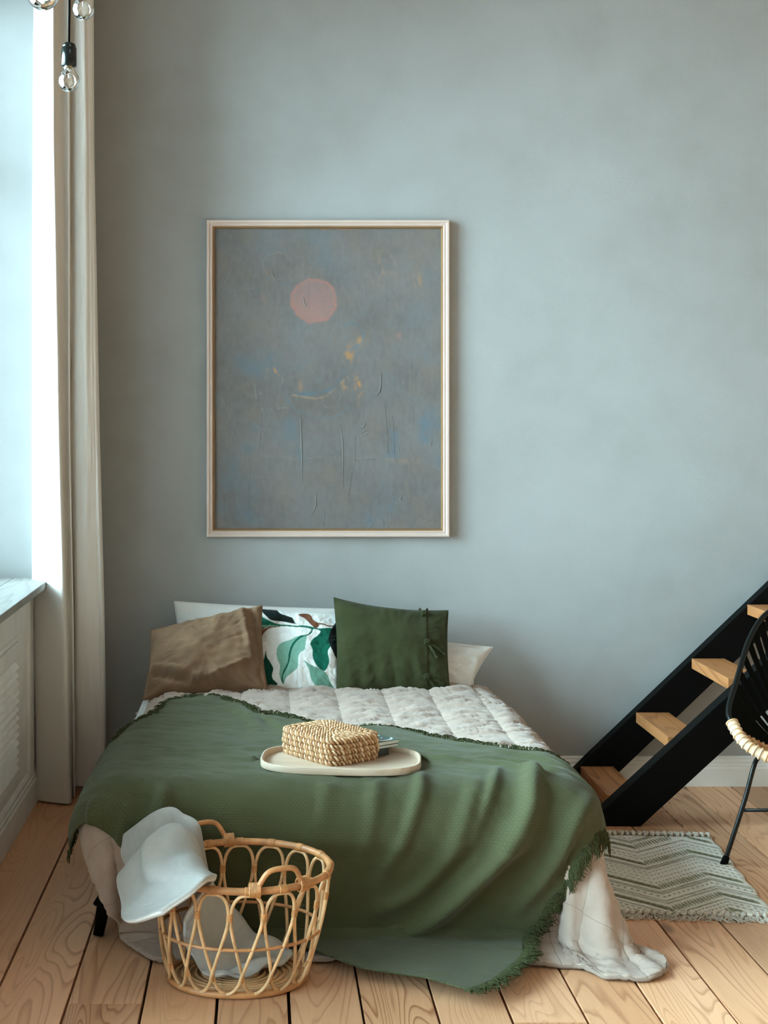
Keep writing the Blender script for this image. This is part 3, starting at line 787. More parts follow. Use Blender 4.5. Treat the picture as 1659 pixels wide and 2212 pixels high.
for (u0, v0, tails) in ((0.56, 0.82, [(-0.07, 0.24), (0.08, 0.24)]), (0.60, 0.08, [(0.18, -0.34), (0.34, -0.22)]), (0.58, -0.72, [(0.16, -0.2), (0.30, -0.12)])):
    tb = MB(); c0 = S6(np.array(u0), np.array(v0)) + np.array([0, -0.006, 0])
    a = np.linspace(0, 2 * math.pi, 14, endpoint=False)
    for k in range(2):
        ring = np.stack([c0[0] + (0.011 - 0.003 * k) * np.cos(a), c0[1] - 0.004 * k + 0.004 * np.sin(2 * a), c0[2] + (0.010 - 0.002 * k) * np.sin(a + k)], 1)
        tb.add(*tube_vf(ring, 0.0045, 7, True))
    for du, dv in tails:
        t = np.linspace(0, 1, 8)
        pts = S6(u0 + du * t, v0 + dv * t + 0.02 * np.sin(t * 3)) + np.stack([0 * t, -0.006 - 0.006 * np.sin(t * 3), 0 * t], 1)
        d = pts[-1] - pts[0]; wd = np.array([-d[2], 0, d[0]]); wd /= np.linalg.norm(wd)
        tb.add(*ribbon_vf(pts, 0.011, wd))
    tb.out('tie', M['linen_green'], gc)

# ================================================================== PICTURE
pic = empty('painting', (0.28, WALL_Y, 1.0)); tag(pic, 'framed grey abstract painting with a dull pink disc, hung on the wall above the bed', 'painting')
YP = 6.105
px0, px1, pz1, pz0 = -0.2215, 0.781, 2.340, 1.032
def mitre(prof, ax0, ax1, az0, az1, name, mat):
    """four mitred members; prof = (inset, depth in front of the wall)"""
    cor = lambda i: [(ax0 + i, az0 + i), (ax1 - i, az0 + i), (ax1 - i, az1 - i), (ax0 + i, az1 - i)]
    for k in range(4):
        v = []; n = len(prof)
        for e in (k, (k + 1) % 4):
            for ins, dep in prof:
                x, z = cor(ins)[e]; v.append((x, WALL_Y - 0.002 - dep, z))
        f = [(i, (i + 1) % n, n + (i + 1) % n, n + i) for i in range(n)] + [tuple(range(n)), tuple(range(2 * n - 1, n - 1, -1))]
        make(name, v, f, mat, pic, smooth=False)
mitre([(0, 0), (0, 0.030), (0.003, 0.034), (0.010, 0.034), (0.016, 0.027), (0.021, 0.030), (0.024, 0.028), (0.026, 0.022), (0.026, 0)], px0, px1, pz0, pz1, 'frame_member', M['frame'])
mitre([(0.026, 0.0), (0.026, 0.022), (0.029, 0.024), (0.032, 0.020), (0.034, 0.012), (0.034, 0)], px0, px1, pz0, pz1, 'inner_lip', M['gilt'])
# canvas: paint laid on as colour per vertex, in crop coordinates 0..1659 x 0..2133
nx_, nz_ = 250, 330
xs = np.linspace(px0 + 0.032, px1 - 0.032, nx_); zs = np.linspace(pz0 + 0.032, pz1 - 0.032, nz_)
A, B = np.meshgrid(xs, zs, indexing='ij')
cxp = (CX + F * A / 6.12 - 430) * 2.9625; cyp = (CY + F * (H - B) / 6.12 - 460) * 2.9625
n1 = nz(A * 4, B * 4, 0, 4); n2 = nz(A * 14, B * 9, 5, 4); n3 = nz(A * 60, B * 30, 2, 3); n4 = nz(A * 5 + 9, B * 6, 7, 4)
base = np.array(lin((116, 112, 111)))
colr = np.repeat(np.repeat(base[None, None], nx_, 0), nz_, 1) * (1 + 0.16 * n1 + 0.10 * n3)[..., None]
def blend(colr, c, w): return colr * (1 - w[..., None]) + np.array(lin(c)) * w[..., None]
colr = blend(colr, (110, 122, 130), np.clip(0.40 * n4 + 0.25 * n2, 0, 0.40))
colr = blend(colr, (128, 116, 104), np.clip(0.4 * n2 - 0.3 * n4, 0, 0.4))
colr = blend(colr, (98, 112, 122), np.clip((n2 + n4 - 0.55) * 0.8, 0, 0.4) * sm(500, 1100, cyp))
r1 = np.hypot((cxp - 735) / 1.0, cyp - 567) + 16 * n2 + 6 * n3
colr = blend(colr, (158, 122, 116), np.clip(0.72 + 0.3 * n2, 0.4, 0.95) * sm(148, 134, r1)); colr = blend(colr, (164, 118, 108), 0.75 * np.exp(-((r1 - 138) / 9) ** 2))
for (ex, ey, er, cc, wd) in ((500, 335, 90, (160, 132, 112), 5), (515, 345, 110, (96, 116, 128), 7)):
    r = np.hypot(cxp - ex, (cyp - ey) * 1.05) + 8 * n2; colr = blend(colr, cc, 0.5 * np.exp(-((r - er) / wd) ** 2) * sm(-0.4, 0.3, n4 + 0.3))
for (ex, ey, sx, sy, cc, wgt) in ((880, 92, 110, 12, (184, 122, 52), 1.0), (1200, 340, 60, 90, (150, 126, 104), 0.7), (1400, 440, 26, 60, (158, 128, 98), 0.7), (960, 920, 30, 60, (176, 130, 84), 0.9),
        (1020, 1100, 20, 90, (182, 132, 76), 0.9), (490, 1010, 40, 26, (178, 134, 92), 0.9), (1030, 820, 20, 26, (176, 136, 88), 0.8), (320, 880, 14, 34, (168, 128, 88), 0.7), (650, 1110, 14, 36, (156, 128, 104), 0.7),
        (400, 800, 16, 18, (160, 128, 100), 0.6), (1280, 780, 20, 20, (156, 118, 110), 0.6), (405, 550, 28, 30, (140, 118, 114), 0.6), (940, 1110, 40, 30, (160, 130, 96), 0.6)):
    w = wgt * np.exp(-((cxp - ex) / sx) ** 2 - ((cyp - ey) / sy) ** 2) * sm(-0.25, 0.45, n3 + n2)
    colr = blend(colr, cc, np.clip(w, 0, 1))
for pts, cc, wd in (([(600, 1165), (770, 1185), (870, 1120), (950, 1050)], (170, 142, 110), 6), ([(640, 1160), (780, 1150), (870, 1110), (930, 1000)], (84, 112, 130), 12),
        ([(560, 1195), (640, 1275), (760, 1308), (870, 1305), (980, 1230)], (100, 116, 128), 6), ([(355, 1100), (370, 1210), (410, 1260), (560, 1245)], (136, 134, 132), 5),
        ([(930, 720), (1000, 705), (1050, 760), (1040, 830), (960, 880)], (98, 118, 132), 8), ([(1250, 1400), (1245, 1500), (1240, 1560)], (100, 116, 128), 30), ([(1210, 1580), (1300, 1590), (1400, 1590)], (140, 124, 112), 16), ([(1440, 1330), (1450, 1440)], (98, 116, 128), 34)):
    colr = colr.copy(); p = polyline(pts, 50); d2 = np.full(A.shape, 1e12)
    for a, b in p: d2 = np.minimum(d2, (cxp - a) ** 2 + (cyp - b) ** 2)
    colr = blend(colr, cc, 0.7 * np.exp(-d2 / wd ** 2) * sm(-0.6, 0.2, n3 + n2))
M['canvas'] = vcol_mat('oil_canvas', 0.6, 2.0)
cv = make('canvas', np.stack([A, np.full(A.shape, WALL_Y - 0.012), B], -1).reshape(-1, 3), [tuple(reversed(q)) for q in grid_faces(nx_, nz_)], M['canvas'], pic)
set_vcol(cv.data, np.clip(colr, 0, 1).reshape(-1, 3))
imp = MB()
def stroke(x, y, pts, r):
    p = np.array([[(430 + (x + a) / 2.9625 - CX) * 6.12 / F, WALL_Y - 0.0125, H - (460 + (y + b) / 2.9625 - CY) * 6.12 / F] for a, b in pts])
    p = cr(p, 8) if len(p) > 2 else p
    r *= 1.5; k = np.linspace(0, math.pi, len(p)); imp.add(*tube_vf(p, r * (0.35 + 0.65 * np.sin(k)), 5))
named = [[(168, 395), (150, 430), (138, 490)], [(230, 490), (330, 485), (430, 462)], [(180, 505), (230, 510), (265, 545)], [(412, 186), (500, 170)], [(690, 350), (800, 345)], [(470, 360), (470, 400), (495, 430)],
    [(668, 535), (675, 580), (690, 598)], [(195, 1210), (185, 1270), (165, 1315)], [(200, 1210), (225, 1250)], [(220, 1340), (330, 1300)], [(400, 1270), (385, 1440), (375, 1570)], [(390, 1388), (520, 1392)],
    [(380, 1545), (500, 1545)], [(390, 1560), (500, 1570), (610, 1592)], [(610, 1590), (610, 1680)], [(650, 1290), (655, 1470), (660, 1730)], [(905, 1355), (920, 1500), (920, 1760)], [(850, 1365), (900, 1355)], [(1000, 1430), (1000, 1590)], [(1010, 1450), (1080, 1415)],
    [(1000, 1575), (1130, 1578)], [(700, 1570), (870, 1548)], [(1370, 1230), (1370, 1330)], [(1400, 930), (1435, 900)], [(1165, 1020), (1160, 1130), (1130, 1170)], [(1490, 1350), (1550, 1310)], [(325, 1630), (320, 1770)], [(215, 1730), (210, 1860)],
    [(750, 1800), (745, 1880), (715, 1930)], [(760, 1790), (730, 1840)], [(1300, 1800), (1290, 1840), (1350, 1860)], [(1420, 1830), (1480, 1790)], [(980, 1660), (955, 1820)], [(1340, 1470), (1360, 1530)], [(500, 1760), (600, 1840)], [(1090, 330), (1085, 390)], [(1190, 1230), (1210, 1540)], [(1240, 1300), (1250, 1540)],
    [(805, 1900), (795, 2010)], [(600, 1900), (580, 1930)], [(1230, 1930), (1225, 1990)], [(1430, 1980), (1500, 1960)], [(1030, 1350), (1050, 1368), (1065, 1335)], [(400, 1130), (390, 1150), (412, 1168)], [(1140, 545), (1165, 535)], [(1490, 560), (1500, 640)]]
for s in named: stroke(0, 0, s, random.uniform(0.0010, 0.0017))
for _ in range(45):
    x, y = random.uniform(120, 1530), random.uniform(110, 2000); a = random.gauss(1.4, 0.7); L = random.uniform(15, 60)
    stroke(x, y, [(0, 0), (L * 0.5 * math.cos(a) + random.uniform(-6, 6), L * 0.5 * math.sin(a)), (L * math.cos(a), L * math.sin(a))], random.uniform(0.0006, 0.0012))
M['impasto'] = plain('impasto_paint', lin((134, 131, 130)), 0.5, var=0.15, scale=15)
o = imp.out('paint_ridges', M['impasto'], pic); o['kind'] = 'stuff'

# ================================================================== STAIRS
st = empty('staircase', (1.6, 5.8, 0)); tag(st, 'open ladder-like staircase with black stringers and pine treads rising along the wall', 'staircase')
def stringer(Yf, Yb, pxs, name):
    poly = [((px - CX) * Yf / F, H - (py - CY) * Yf / F) for px, py in pxs]
    v, f = prism_vf(poly, Yf, Yb)
    make(name, v, f, M['black'], st, smooth=False)
def ext(p, q, px):
    return (px, p[1] + (q[1] - p[1]) * (px - p[0]) / (q[0] - p[0]))
FL = lambda Y: CY + F * H / Y
ya, yb = 6.055, 6.115
zt_ = ext((1262, 1640), (1659, 1264), 2250); zb_ = ext((1371, 1636), (1659, 1361), 2250)
fl = FL(ya); lo = ext((1371, 1636), (1659, 1361), 1304); lo = (1371 + (1636 - fl) / 0.955, fl)
stringer(ya, yb, [(1268, 1640), zt_, zb_, lo, (1205, fl), (1219, 1690)], 'stringer')
ya2, yb2 = 5.517, 5.585
up = lambda px: 1763 - 0.917 * (px - 1290)
dn = lambda px: 1785 - 0.917 * (px - 1384)
stringer(ya2, yb2, [(1268, FL(ya2)), (1290, 1763), (2250, up(2250)), (2250, dn(2250)), (1384, FL(ya2))], 'stringer')
for k in range(9):
    x = 1.309 + 0.2275 * k; z = 0.0986 + 0.2205 * k
    v, f = box_vf(-0.067, 0.067, -0.2375, 0.2375, -0.0205, 0.0205, 0.002)
    link('tread', mesh('tread', v, f, M['tread'], False), st, (x + 0.067, (yb2 + ya) / 2, z - 0.0205))

# ================================================================== CURTAIN
cur_rows = {  # z : [(px, Y) ...]
    3.62: [(79, 5.97), (77, 5.88), (94, 5.77), (113, 5.67), (117, 5.74), (131, 5.75), (146, 5.72), (149, 5.78), (164, 5.74), (178, 5.74), (181, 5.76), (192, 5.765), (199, 5.80), (201, 5.94)],
    2.6: [(79, 5.97), (71, 5.87), (93, 5.76), (115, 5.66), (120, 5.73), (137, 5.75), (149, 5.72), (152, 5.78), (168, 5.75), (184, 5.74), (191, 5.76), (196, 5.77), (201, 5.80), (203, 5.94)],
    1.45: [(79, 5.97), (69, 5.86), (96, 5.76), (126, 5.67), (132, 5.74), (143, 5.76), (150, 5.73), (152, 5.79), (166, 5.76), (184, 5.75), (196, 5.76), (204, 5.77), (211, 5.79), (215, 5.94)],
    0.75: [(82, 5.97), (70, 5.86), (102, 5.77), (137, 5.70), (143, 5.77), (151, 5.79), (158, 5.77), (158, 5.84), (168, 5.81), (186, 5.80), (202, 5.81), (213, 5.82), (222, 5.83), (225, 5.97)],
    0.03: [(86, 5.98), (80, 5.88), (115, 5.84), (150, 5.82), (153, 5.90), (158, 5.93), (161, 5.91), (162, 6.00), (172, 6.00), (190, 5.99), (206, 5.99), (218, 5.99), (228, 5.99), (230, 6.08)]}
zs_ = sorted(cur_rows)
ctrl = np.array([[[(px - CX) * Y / F, Y] for px, Y in cur_rows[z]] for z in zs_])
nzv, nc = 60, 170
zt = np.linspace(0, 1, nzv) ** 1.2
zz = 0.03 + (3.62 - 0.03) * zt
cc = np.stack([[np.interp(zz, zs_, ctrl[:, j, k]) for k in range(2)] for j in range(ctrl.shape[1])])   # col,2,nz
rows = np.stack([cr(cc[:, :, i], nc) for i in range(nzv)])                                            # nz,nc,2
tcol = np.linspace(0, 1, nc)
Gc = np.zeros((nzv, nc, 3)); Gc[..., 0:2] = rows; Gc[..., 2] = zz[:, None]
Gc[..., 1] += 0.004 * nz(tcol[None] * 9 + 0 * zz[:, None], zz[:, None] * 3.0 + 0 * tcol[None], 0, 3)
lowz = np.where(tcol < 0.33, 0.004, np.where(tcol < 0.54, 0.006, 0.030))
Gc[..., 2] += (1 - zt)[:, None] ** 8 * (lowz - 0.026)[None]
Gc[..., 0] = np.maximum(Gc[..., 0], WX + 0.004)
uvc = np.stack(np.broadcast_arrays(tcol[None] * 1.2, zz[:, None]), -1)
cu = make('curtain', Gc.reshape(-1, 3), grid_faces(nzv, nc), M['curtain'], None, True, uvc.reshape(-1, 2))
tag(cu, 'off-white floor-length linen curtain bunched in the corner beside the window', 'curtain')
md = cu.modifiers.new('thick', 'SOLIDIFY'); md.thickness = 0.0016
Nc = normals(Gc); Nc *= -np.sign(Nc[5, 30, 1])
i1 = int(np.searchsorted(zz, 0.095))
hz = np.linspace(0, 1, 4)
Hm = np.stack([Gc[0] * (1 - t) + Gc[i1] * t + Nc[0] * (0.0022 + (0.002 if t == 1 else 0)) for t in hz])
make('hem', Hm.reshape(-1, 3), grid_faces(4, nc), M['curtain'], cu, True, np.stack(np.broadcast_arrays(tcol[None] * 1.2, hz[:, None]), -1).reshape(-1, 2))

# ================================================================== PENDANT BULBS
def pendant(x, y, zc, label):
    """zc = height of the glass sphere's centre"""
    o = empty('pendant_bulb', (x, y, ztop)); tag(o, label, 'lamp', 'bare bulbs hanging by the window')
    t = np.linspace(0, 1, 12)
    pts = np.stack([x + 0.002 * np.sin(t * 6), y + 0 * t, zc + 0.105 + (ztop - zc - 0.105) * t], 1)
    tube('cord', pts, 0.0032, M['black_cord'], o, 8)
    prof = [(0.0035, 0.109), (0.010, 0.108), (0.017, 0.104), (0.0195, 0.097), (0.0197, 0.092), (0.0215, 0.0915), (0.0215, 0.045), (0.0205, 0.041), (0.0, 0.041)]
    v, f = lathe_vf(prof, 24, (x, y, zc)); make('socket', v, f, M['bakelite'], o)
    v, f = lathe_vf([(0.0, 0.046), (0.0125, 0.046), (0.0125, 0.036), (0.0, 0.036)], 16, (x, y, zc)); make('screw_base', v, f, M['brass'], o)
    prof = [(0.0132, 0.046), (0.0140, 0.040), (0.0165, 0.032), (0.0215, 0.021)]
    for k in range(0, 15):
        a = math.radians(38 - k * 128 / 14)
        prof.append((max(0.030 * math.cos(a), 0.00005), 0.030 * math.sin(a)))
    inner = [(max(r - 0.0009, 0.00004), z + (0.0009 if z < -0.02 else 0)) for r, z in prof][::-1]
    v, f = lathe_vf(prof + inner, 32, (x, y, zc))
    gb = make('glass_bulb', v, f, M['bulb'], o)
    v, f = lathe_vf([(0.004, 0.036), (0.0035, 0.02), (0.0025, 0.008), (0.0, 0.007)], 10, (x, y, zc)); make('glass_stem', v, f, M['bulb'], o)
    fil = MB()
    a = np.linspace(0, 1, 30)
    fil.add(*tube_vf(np.stack([x + 0.011 * (a - 0.5) * 2, y + 0.002 * np.sin(a * 60), zc - 0.004 + 0.004 * np.sin(a * math.pi)], 1), 0.0004, 4))
    for s in (-1, 1): fil.add(*tube_vf([(x + s * 0.011, y, zc - 0.004), (x + s * 0.002, y, zc + 0.016)], 0.0004, 4))
    fil.out('filament', M['brass'], o)
    return o
b = P(149, 175, 4.17); pendant(*b, 'clear bare bulb on a black cord, the one whose dark socket is in full view')
b = P(180, 20, 4.10); pendant(*b, 'clear bare bulb cut by the top of the picture, in front of the curtain edge')
b = P(93, -13, 2.75); pendant(*b, 'large-looking bare bulb nearest the camera, only its rounded bottom showing')

# ================================================================== TRAY, WOVEN POUCH, MAGAZINES
ZB = ZT + OFF + 0.003
tc = np.array([0.243, 4.455]); ta = math.radians(-6)
def se_ring(a, b, n=72, p=3.2, z=0.0):
    t = np.arange(n) * 2 * math.pi / n
    x = a * np.sign(np.cos(t)) * np.abs(np.cos(t)) ** (2 / p); y = b * np.sign(np.sin(t)) * np.abs(np.sin(t)) ** (2 / p)
    return np.stack([x, y, np.full(n, z)], 1)
def loft(rings, capb=True, capt=True):
    n = len(rings[0]); v = np.vstack(rings); f = []
    for i in range(len(rings) - 1):
        for k in range(n): f.append((i * n + k, i * n + (k + 1) % n, (i + 1) * n + (k + 1) % n, (i + 1) * n + k))
    if capb: f.append(tuple(range(n - 1, -1, -1)))
    if capt: f.append(tuple((len(rings) - 1) * n + k for k in range(n)))
    return v, f
tray = empty('serving_tray', (tc[0], tc[1], ZB)); tray.rotation_euler = (0, 0, ta)
tag(tray, 'pale wooden rounded tray with a low rim lying on the green throw', 'tray')
TA, TBm = 0.240, 0.160
v, f = loft([se_ring(TA - 0.012, TBm - 0.012, z=0.0), se_ring(TA - 0.006, TBm - 0.006, z=0.0), se_ring(TA - 0.006, TBm - 0.006, z=0.005), se_ring(TA - 0.012, TBm - 0.012, z=0.0055)])
o = bpy.data.objects.new('tray_base', mesh('tray_base', v, f, M['tray'], False)); COL.objects.link(o); o.parent = tray
v, f = loft([se_ring(TA - 0.006, TBm - 0.006, z=0.0), se_ring(TA - 0.001, TBm - 0.001, z=0.001), se_ring(TA, TBm, z=0.003), se_ring(TA, TBm, z=0.020), se_ring(TA - 0.001, TBm - 0.001, z=0.0215), se_ring(TA - 0.006, TBm - 0.006, z=0.0215), se_ring(TA - 0.007, TBm - 0.007, z=0.020), se_ring(TA - 0.008, TBm - 0.008, z=0.005)], False, False)
o = bpy.data.objects.new('tray_rim', mesh('tray_rim', v, f, M['tray'], True)); COL.objects.link(o); o.parent = tray

# woven seagrass pouch: rows of twisted rope
ZP = ZB + 0.006
c_f, c_r, c_l = np.array([0.199, 4.367]), np.array([0.3545, 4.483]), np.array([0.0746, 4.593])
e1 = (c_r - c_f); e2 = (c_l - c_f); ctr = c_f + (e1 + e2) / 2
a1 = math.atan2(e1[1], e1[0]); L1_, L2_ = np.linalg.norm(e1), np.linalg.norm(e2)
pouch = empty('woven_pouch', (ctr[0], ctr[1], ZP)); pouch.rotation_euler = (0, 0, a1)
tag(pouch, 'boxy pouch woven from tan seagrass rope lying on the wooden tray', 'pouch')
def rope_ring(a, b, z, r, pitch=0.024, p=7.0, ph=0.0, wob=0.0):
    ring = se_ring(a, b, 200, p, z)
    per = np.linalg.norm(np.roll(ring, -1, 0) - ring, axis=1); s = np.r_[0, np.cumsum(per)]; L = s[-1]
    turns = max(4, round(L / pitch)); n = turns * 7
    q = np.linspace(0, L, n, endpoint=False); rc = np.vstack([ring, ring[:1]])
    c = np.stack([np.interp(q, s, rc[:, k]) for k in range(3)], 1)
    c[:, 2] += wob * np.sin(q * 23 + ph * 3)
    T = np.roll(c, -1, 0) - np.roll(c, 1, 0); T /= np.linalg.norm(T, axis=1, keepdims=True)
    N1 = np.cross(T, [0, 0, 1]); N2 = np.cross(T, N1)
    mb = MB()
    for k in range(2):
        th = q / L * turns * 2 * math.pi * 0.5 * 2 + k * math.pi + ph
        pts = c + r * 0.66 * (np.cos(th)[:, None] * N1 + np.sin(th)[:, None] * N2)
        mb.add(*tube_vf(pts, r * (0.52 + 0.07 * np.sin(q * 90 + k)), 5, True))
    return mb
def add_local(mb, name, mat, par):
    me = mesh(name, mb.v, mb.f, mat, True); me.materials.append(M['seagrass_light'])
    nf = len(mb.f); me.polygons.foreach_set('material_index', [0 if i < nf // 2 else 1 for i in range(nf)])
    o = bpy.data.objects.new(name, me); COL.objects.link(o); o.parent = par; return o
rr = 0.0080; nrow = 5; ht_p = 0.078
v, f = loft([se_ring(L1_ / 2 - 0.012, L2_ / 2 - 0.012, 48, 7, 0.003), se_ring(L1_ / 2 - 0.009, L2_ / 2 - 0.009, 48, 7, 0.010), se_ring(L1_ / 2 - 0.009, L2_ / 2 - 0.009, 48, 7, ht_p - 0.010), se_ring(L1_ / 2 - 0.016, L2_ / 2 - 0.016, 48, 7, ht_p - 0.005)])
q = bpy.data.objects.new('liner', mesh('liner', v, f, M['liner'], False)); COL.objects.link(q); q.parent = pouch
for k in range(nrow):
    z = 0.007 + k * (ht_p - 0.014) / (nrow - 1); ins = 0.006 - 0.004 * math.sin(math.pi * (k + 0.5) / nrow)
    add_local(rope_ring(L1_ / 2 - ins, L2_ / 2 - ins, z, rr * 1.12, ph=k * 1.3, wob=0.0008), 'woven_row', M['seagrass'], pouch)
for k in range(7):
    ins = 0.010 + k * 0.0138
    if L1_ / 2 - ins < 0.004: break
    add_local(rope_ring(L1_ / 2 - ins, L2_ / 2 - ins, ht_p - 0.004 + 0.002 * min(k, 2) - 0.0004 * k, rr, ph=k, p=7 if k < 6 else 5, wob=0.0006), 'woven_row', M['seagrass'], pouch)

# magazines sliding out of the pouch
d1 = e1 / L1_; d2 = e2 / L2_
def mag(name, x0, x1, y0, y1, z, th, mat_c, label, cat, rot=0.0, pages=True, art=None):
    o = empty(name, (c_r[0], c_r[1], ZP)); o.rotation_euler = (0, 0, a1 + rot)
    tag(o, label, cat)
    def part(n, b, m):
        v, f = box_vf(*b, 0.0006); q = bpy.data.objects.new(n, mesh(n, v, f, m, False)); COL.objects.link(q); q.parent = o; return q
    part('pages', (x0, x1 - 0.0015, y0 + 0.001, y1 - 0.0015, z + 0.001, z + th - 0.001), M['paper'] if pages else mat_c)
    part('cover', (x0, x1, y0, y1, z + th - 0.0012, z + th), mat_c)
    part('cover', (x0, x1, y0, y1, z, z + 0.0012), mat_c)
    if art: art(o, z + th)
    return o
M['mag_green'] = plain('magazine_cover_green', (0.05, 0.11, 0.095), 0.12, var=0.35, scale=22)
M['mag_dark'] = plain('magazine_cover_dark', (0.05, 0.06, 0.045), 0.2)
M['mag_white'] = plain('magazine_ink_white', (0.78, 0.80, 0.80), 0.2)
M['mag_orange'] = plain('magazine_ink_orange', (0.48, 0.17, 0.05), 0.2)
XM = 0.096
def art(o, zt):
    mb = MB()
    def poly(pts, h=0.0004):
        v, f = prism_vf([(x_ + 0.024, y_) for x_, y_ in pts], zt - 0.0002, zt + h, 'z'); mb.add(v, f)
    # white curved letter-like mark, a white strip and an orange patch printed on the cover
    out = [(0.018 + 0.034 * math.cos(t), 0.075 + 0.03 * math.sin(t)) for t in np.linspace(math.pi * 0.62, math.pi * 1.95, 12)]
    inn = [(0.020 + 0.026 * math.cos(t), 0.075 + 0.020 * math.sin(t)) for t in np.linspace(math.pi * 1.95, math.pi * 0.62, 12)]
    poly([(x + 0.018, y - 0.03) for x, y in out + inn])
    poly([(0.008, 0.082), (0.060, 0.082), (0.060, 0.092), (0.008, 0.092)])
    poly([(0.036, 0.050), (0.044, 0.052), (0.040, 0.060)])
    poly([(-0.01, 0.122), (0.040, 0.122), (0.040, 0.128), (-0.01, 0.128)])
    q = bpy.data.objects.new('cover_lettering', mesh('cover_lettering', mb.v, mb.f, M['mag_white'], False)); COL.objects.link(q); q.parent = o
    mb2 = MB(); v, f = prism_vf([(0.012, 0.030), (0.028, 0.026), (0.032, 0.044), (0.016, 0.052)], zt - 0.0002, zt + 0.0004, 'z'); mb2.add(v, f)
    q = bpy.data.objects.new('cover_patch', mesh('cover_patch', mb2.v, mb2.f, M['mag_orange'], False)); COL.objects.link(q); q.parent = o
mag('book', -0.13, 0.062, 0.014, 0.165, 0.004, 0.022, M['book_black'], 'small black book at the bottom of the stack coming out of the woven pouch', 'book', 0.02, False)
mag('magazine', -0.12, XM - 0.003, 0.010, 0.20, 0.0265, 0.009, M['mag_dark'], 'olive magazine between the green one and the black book on the tray', 'magazine', -0.02)
mag('magazine', -0.12, XM, 0.008, 0.20, 0.036, 0.0115, M['mag_green'], 'glossy green magazine with white lettering, top of the stack on the tray', 'magazine', 0.0, True, art)

# ================================================================== RATTAN BASKET
BC = np.array([-0.063, 4.012]); RC = np.array([-0.043, 3.950]); RB, RT, HB = 0.183, 0.230, 0.322; EB, ET = 0.84, 0.83
bk = empty('rattan_basket', (BC[0], BC[1], 0)); tag(bk, 'round open rattan laundry basket with looped cane sides and two handles', 'basket')
def wall_pt(th, h):
    """point on the basket wall; h 0 at the base ring, 1 at the rim"""
    h = np.asarray(h, float); r = RB + (RT - RB) * h ** 0.75 + 0.006 * np.sin(h * math.pi); c = BC[None] * (1 - h[:, None]) + RC[None] * h[:, None]
    return np.stack([c[:, 0] + r * np.cos(th), c[:, 1] + r * np.sin(th) * (EB + (ET - EB) * h), 0.010 + (HB - 0.014) * h + 0.010 * h * np.sin(th)], 1)
NA = 16; DA = 2 * math.pi / NA
a = np.linspace(0, 2 * math.pi, 96, endpoint=False)
tube('rim', wall_pt(a, np.ones(96)) + np.array([0, 0, 0.004]), 0.0095, M['rattan'], bk, 10, True)
tube('base_ring', wall_pt(a, np.zeros(96)), 0.0095, M['rattan'], bk, 10, True)
tube('middle_ring', wall_pt(a, np.full(96, 0.46)) + 0 * a[:, None], 0.0048, M['rattan'], bk, 8, True)
v, f = lathe_vf([(0.0, 0.006), (RB - 0.004, 0.006), (RB - 0.004, 0.011), (0.0, 0.011)], 48)
v = [(BC[0] + q[0], BC[1] + q[1] * EB, q[2]) for q in v]
make('base_plate', v, f, M['cane'], bk, smooth=False)
for k in range(9):
    r = 0.02 + k * 0.018
    tube('base_coil', np.stack([BC[0] + r * np.cos(a), BC[1] + r * np.sin(a) * EB, np.full(96, 0.013)], 1), 0.0045, M['cane'], bk, 6, True)
half = [(0.5, 0.015), (0.38, 0.022), (0.22, 0.055), (0.08, 0.12), (0.02, 0.19), (-0.10, 0.30), (-0.26, 0.46), (-0.42, 0.64), (-0.465, 0.74), (-0.46, 0.82), (-0.38, 0.91), (-0.22, 0.965), (0.0, 0.975)]
pth = half + [(-x, y) for x, y in half[::-1][1:]]
TH0 = math.radians(-90) + 0.06
for i in range(NA):
    c = cr(np.array(pth), 64); th = TH0 + (i + c[:, 0]) * DA
    pts = wall_pt(th, c[:, 1]); 
    # second pass of the cane sits a little proud so that crossings do not merge
    out = np.stack([np.cos(th), np.sin(th), 0 * th], 1); pts += out * np.linspace(-0.003, 0.003, 64)[:, None]
    tube('cane', pts, 0.0046, M['cane'], bk, 8)
def binding(th, h, w, r, vertical):
    p = wall_pt(np.array([th - 0.001, th, th + 0.001]), np.full(3, h))
    c = p[1]; T = (p[2] - p[0]); T /= np.linalg.norm(T)
    up = wall_pt(np.array([th, th]), np.array([h - 0.02, h + 0.02])); up = up[1] - up[0]; up /= np.linalg.norm(up)
    ax = up if vertical else T; sd = T if vertical else up
    Nn_ = np.cross(ax, sd)
    mb = MB(); nt = 5; ns = nt * 3 + 1
    a_ = np.linspace(0, 2 * math.pi, 12, endpoint=False); c = c + (np.array([0, 0, 0.004]) if h == 1 else 0)
    rings = []
    for k in range(ns):
        g = 0.90 + 0.13 * abs(math.sin(k / 3 * math.pi))
        rings.append(c + ax * (k / (ns - 1) - 0.5) * w + np.cos(a_)[:, None] * sd * r[0] * g + np.sin(a_)[:, None] * Nn_ * r[1] * g)
    mb.add(*loft(rings)); return mb
for i in range(NA):
    binding(TH0 + (i + 0.5) * DA, 0.77, 0.022, (0.0085, 0.0065), True).out('binding', M['binding'], bk)
    binding(TH0 + i * DA, 0.17, 0.018, (0.0065, 0.0065), True).out('binding', M['binding'], bk)
    binding(TH0 + i * DA, 1.0, 0.020, (0.0115, 0.0108), False).out('binding', M['binding'], bk)
    binding(TH0 + (i + 0.5) * DA, 0.0, 0.020, (0.0112, 0.0108), False).out('binding', M['binding'], bk)
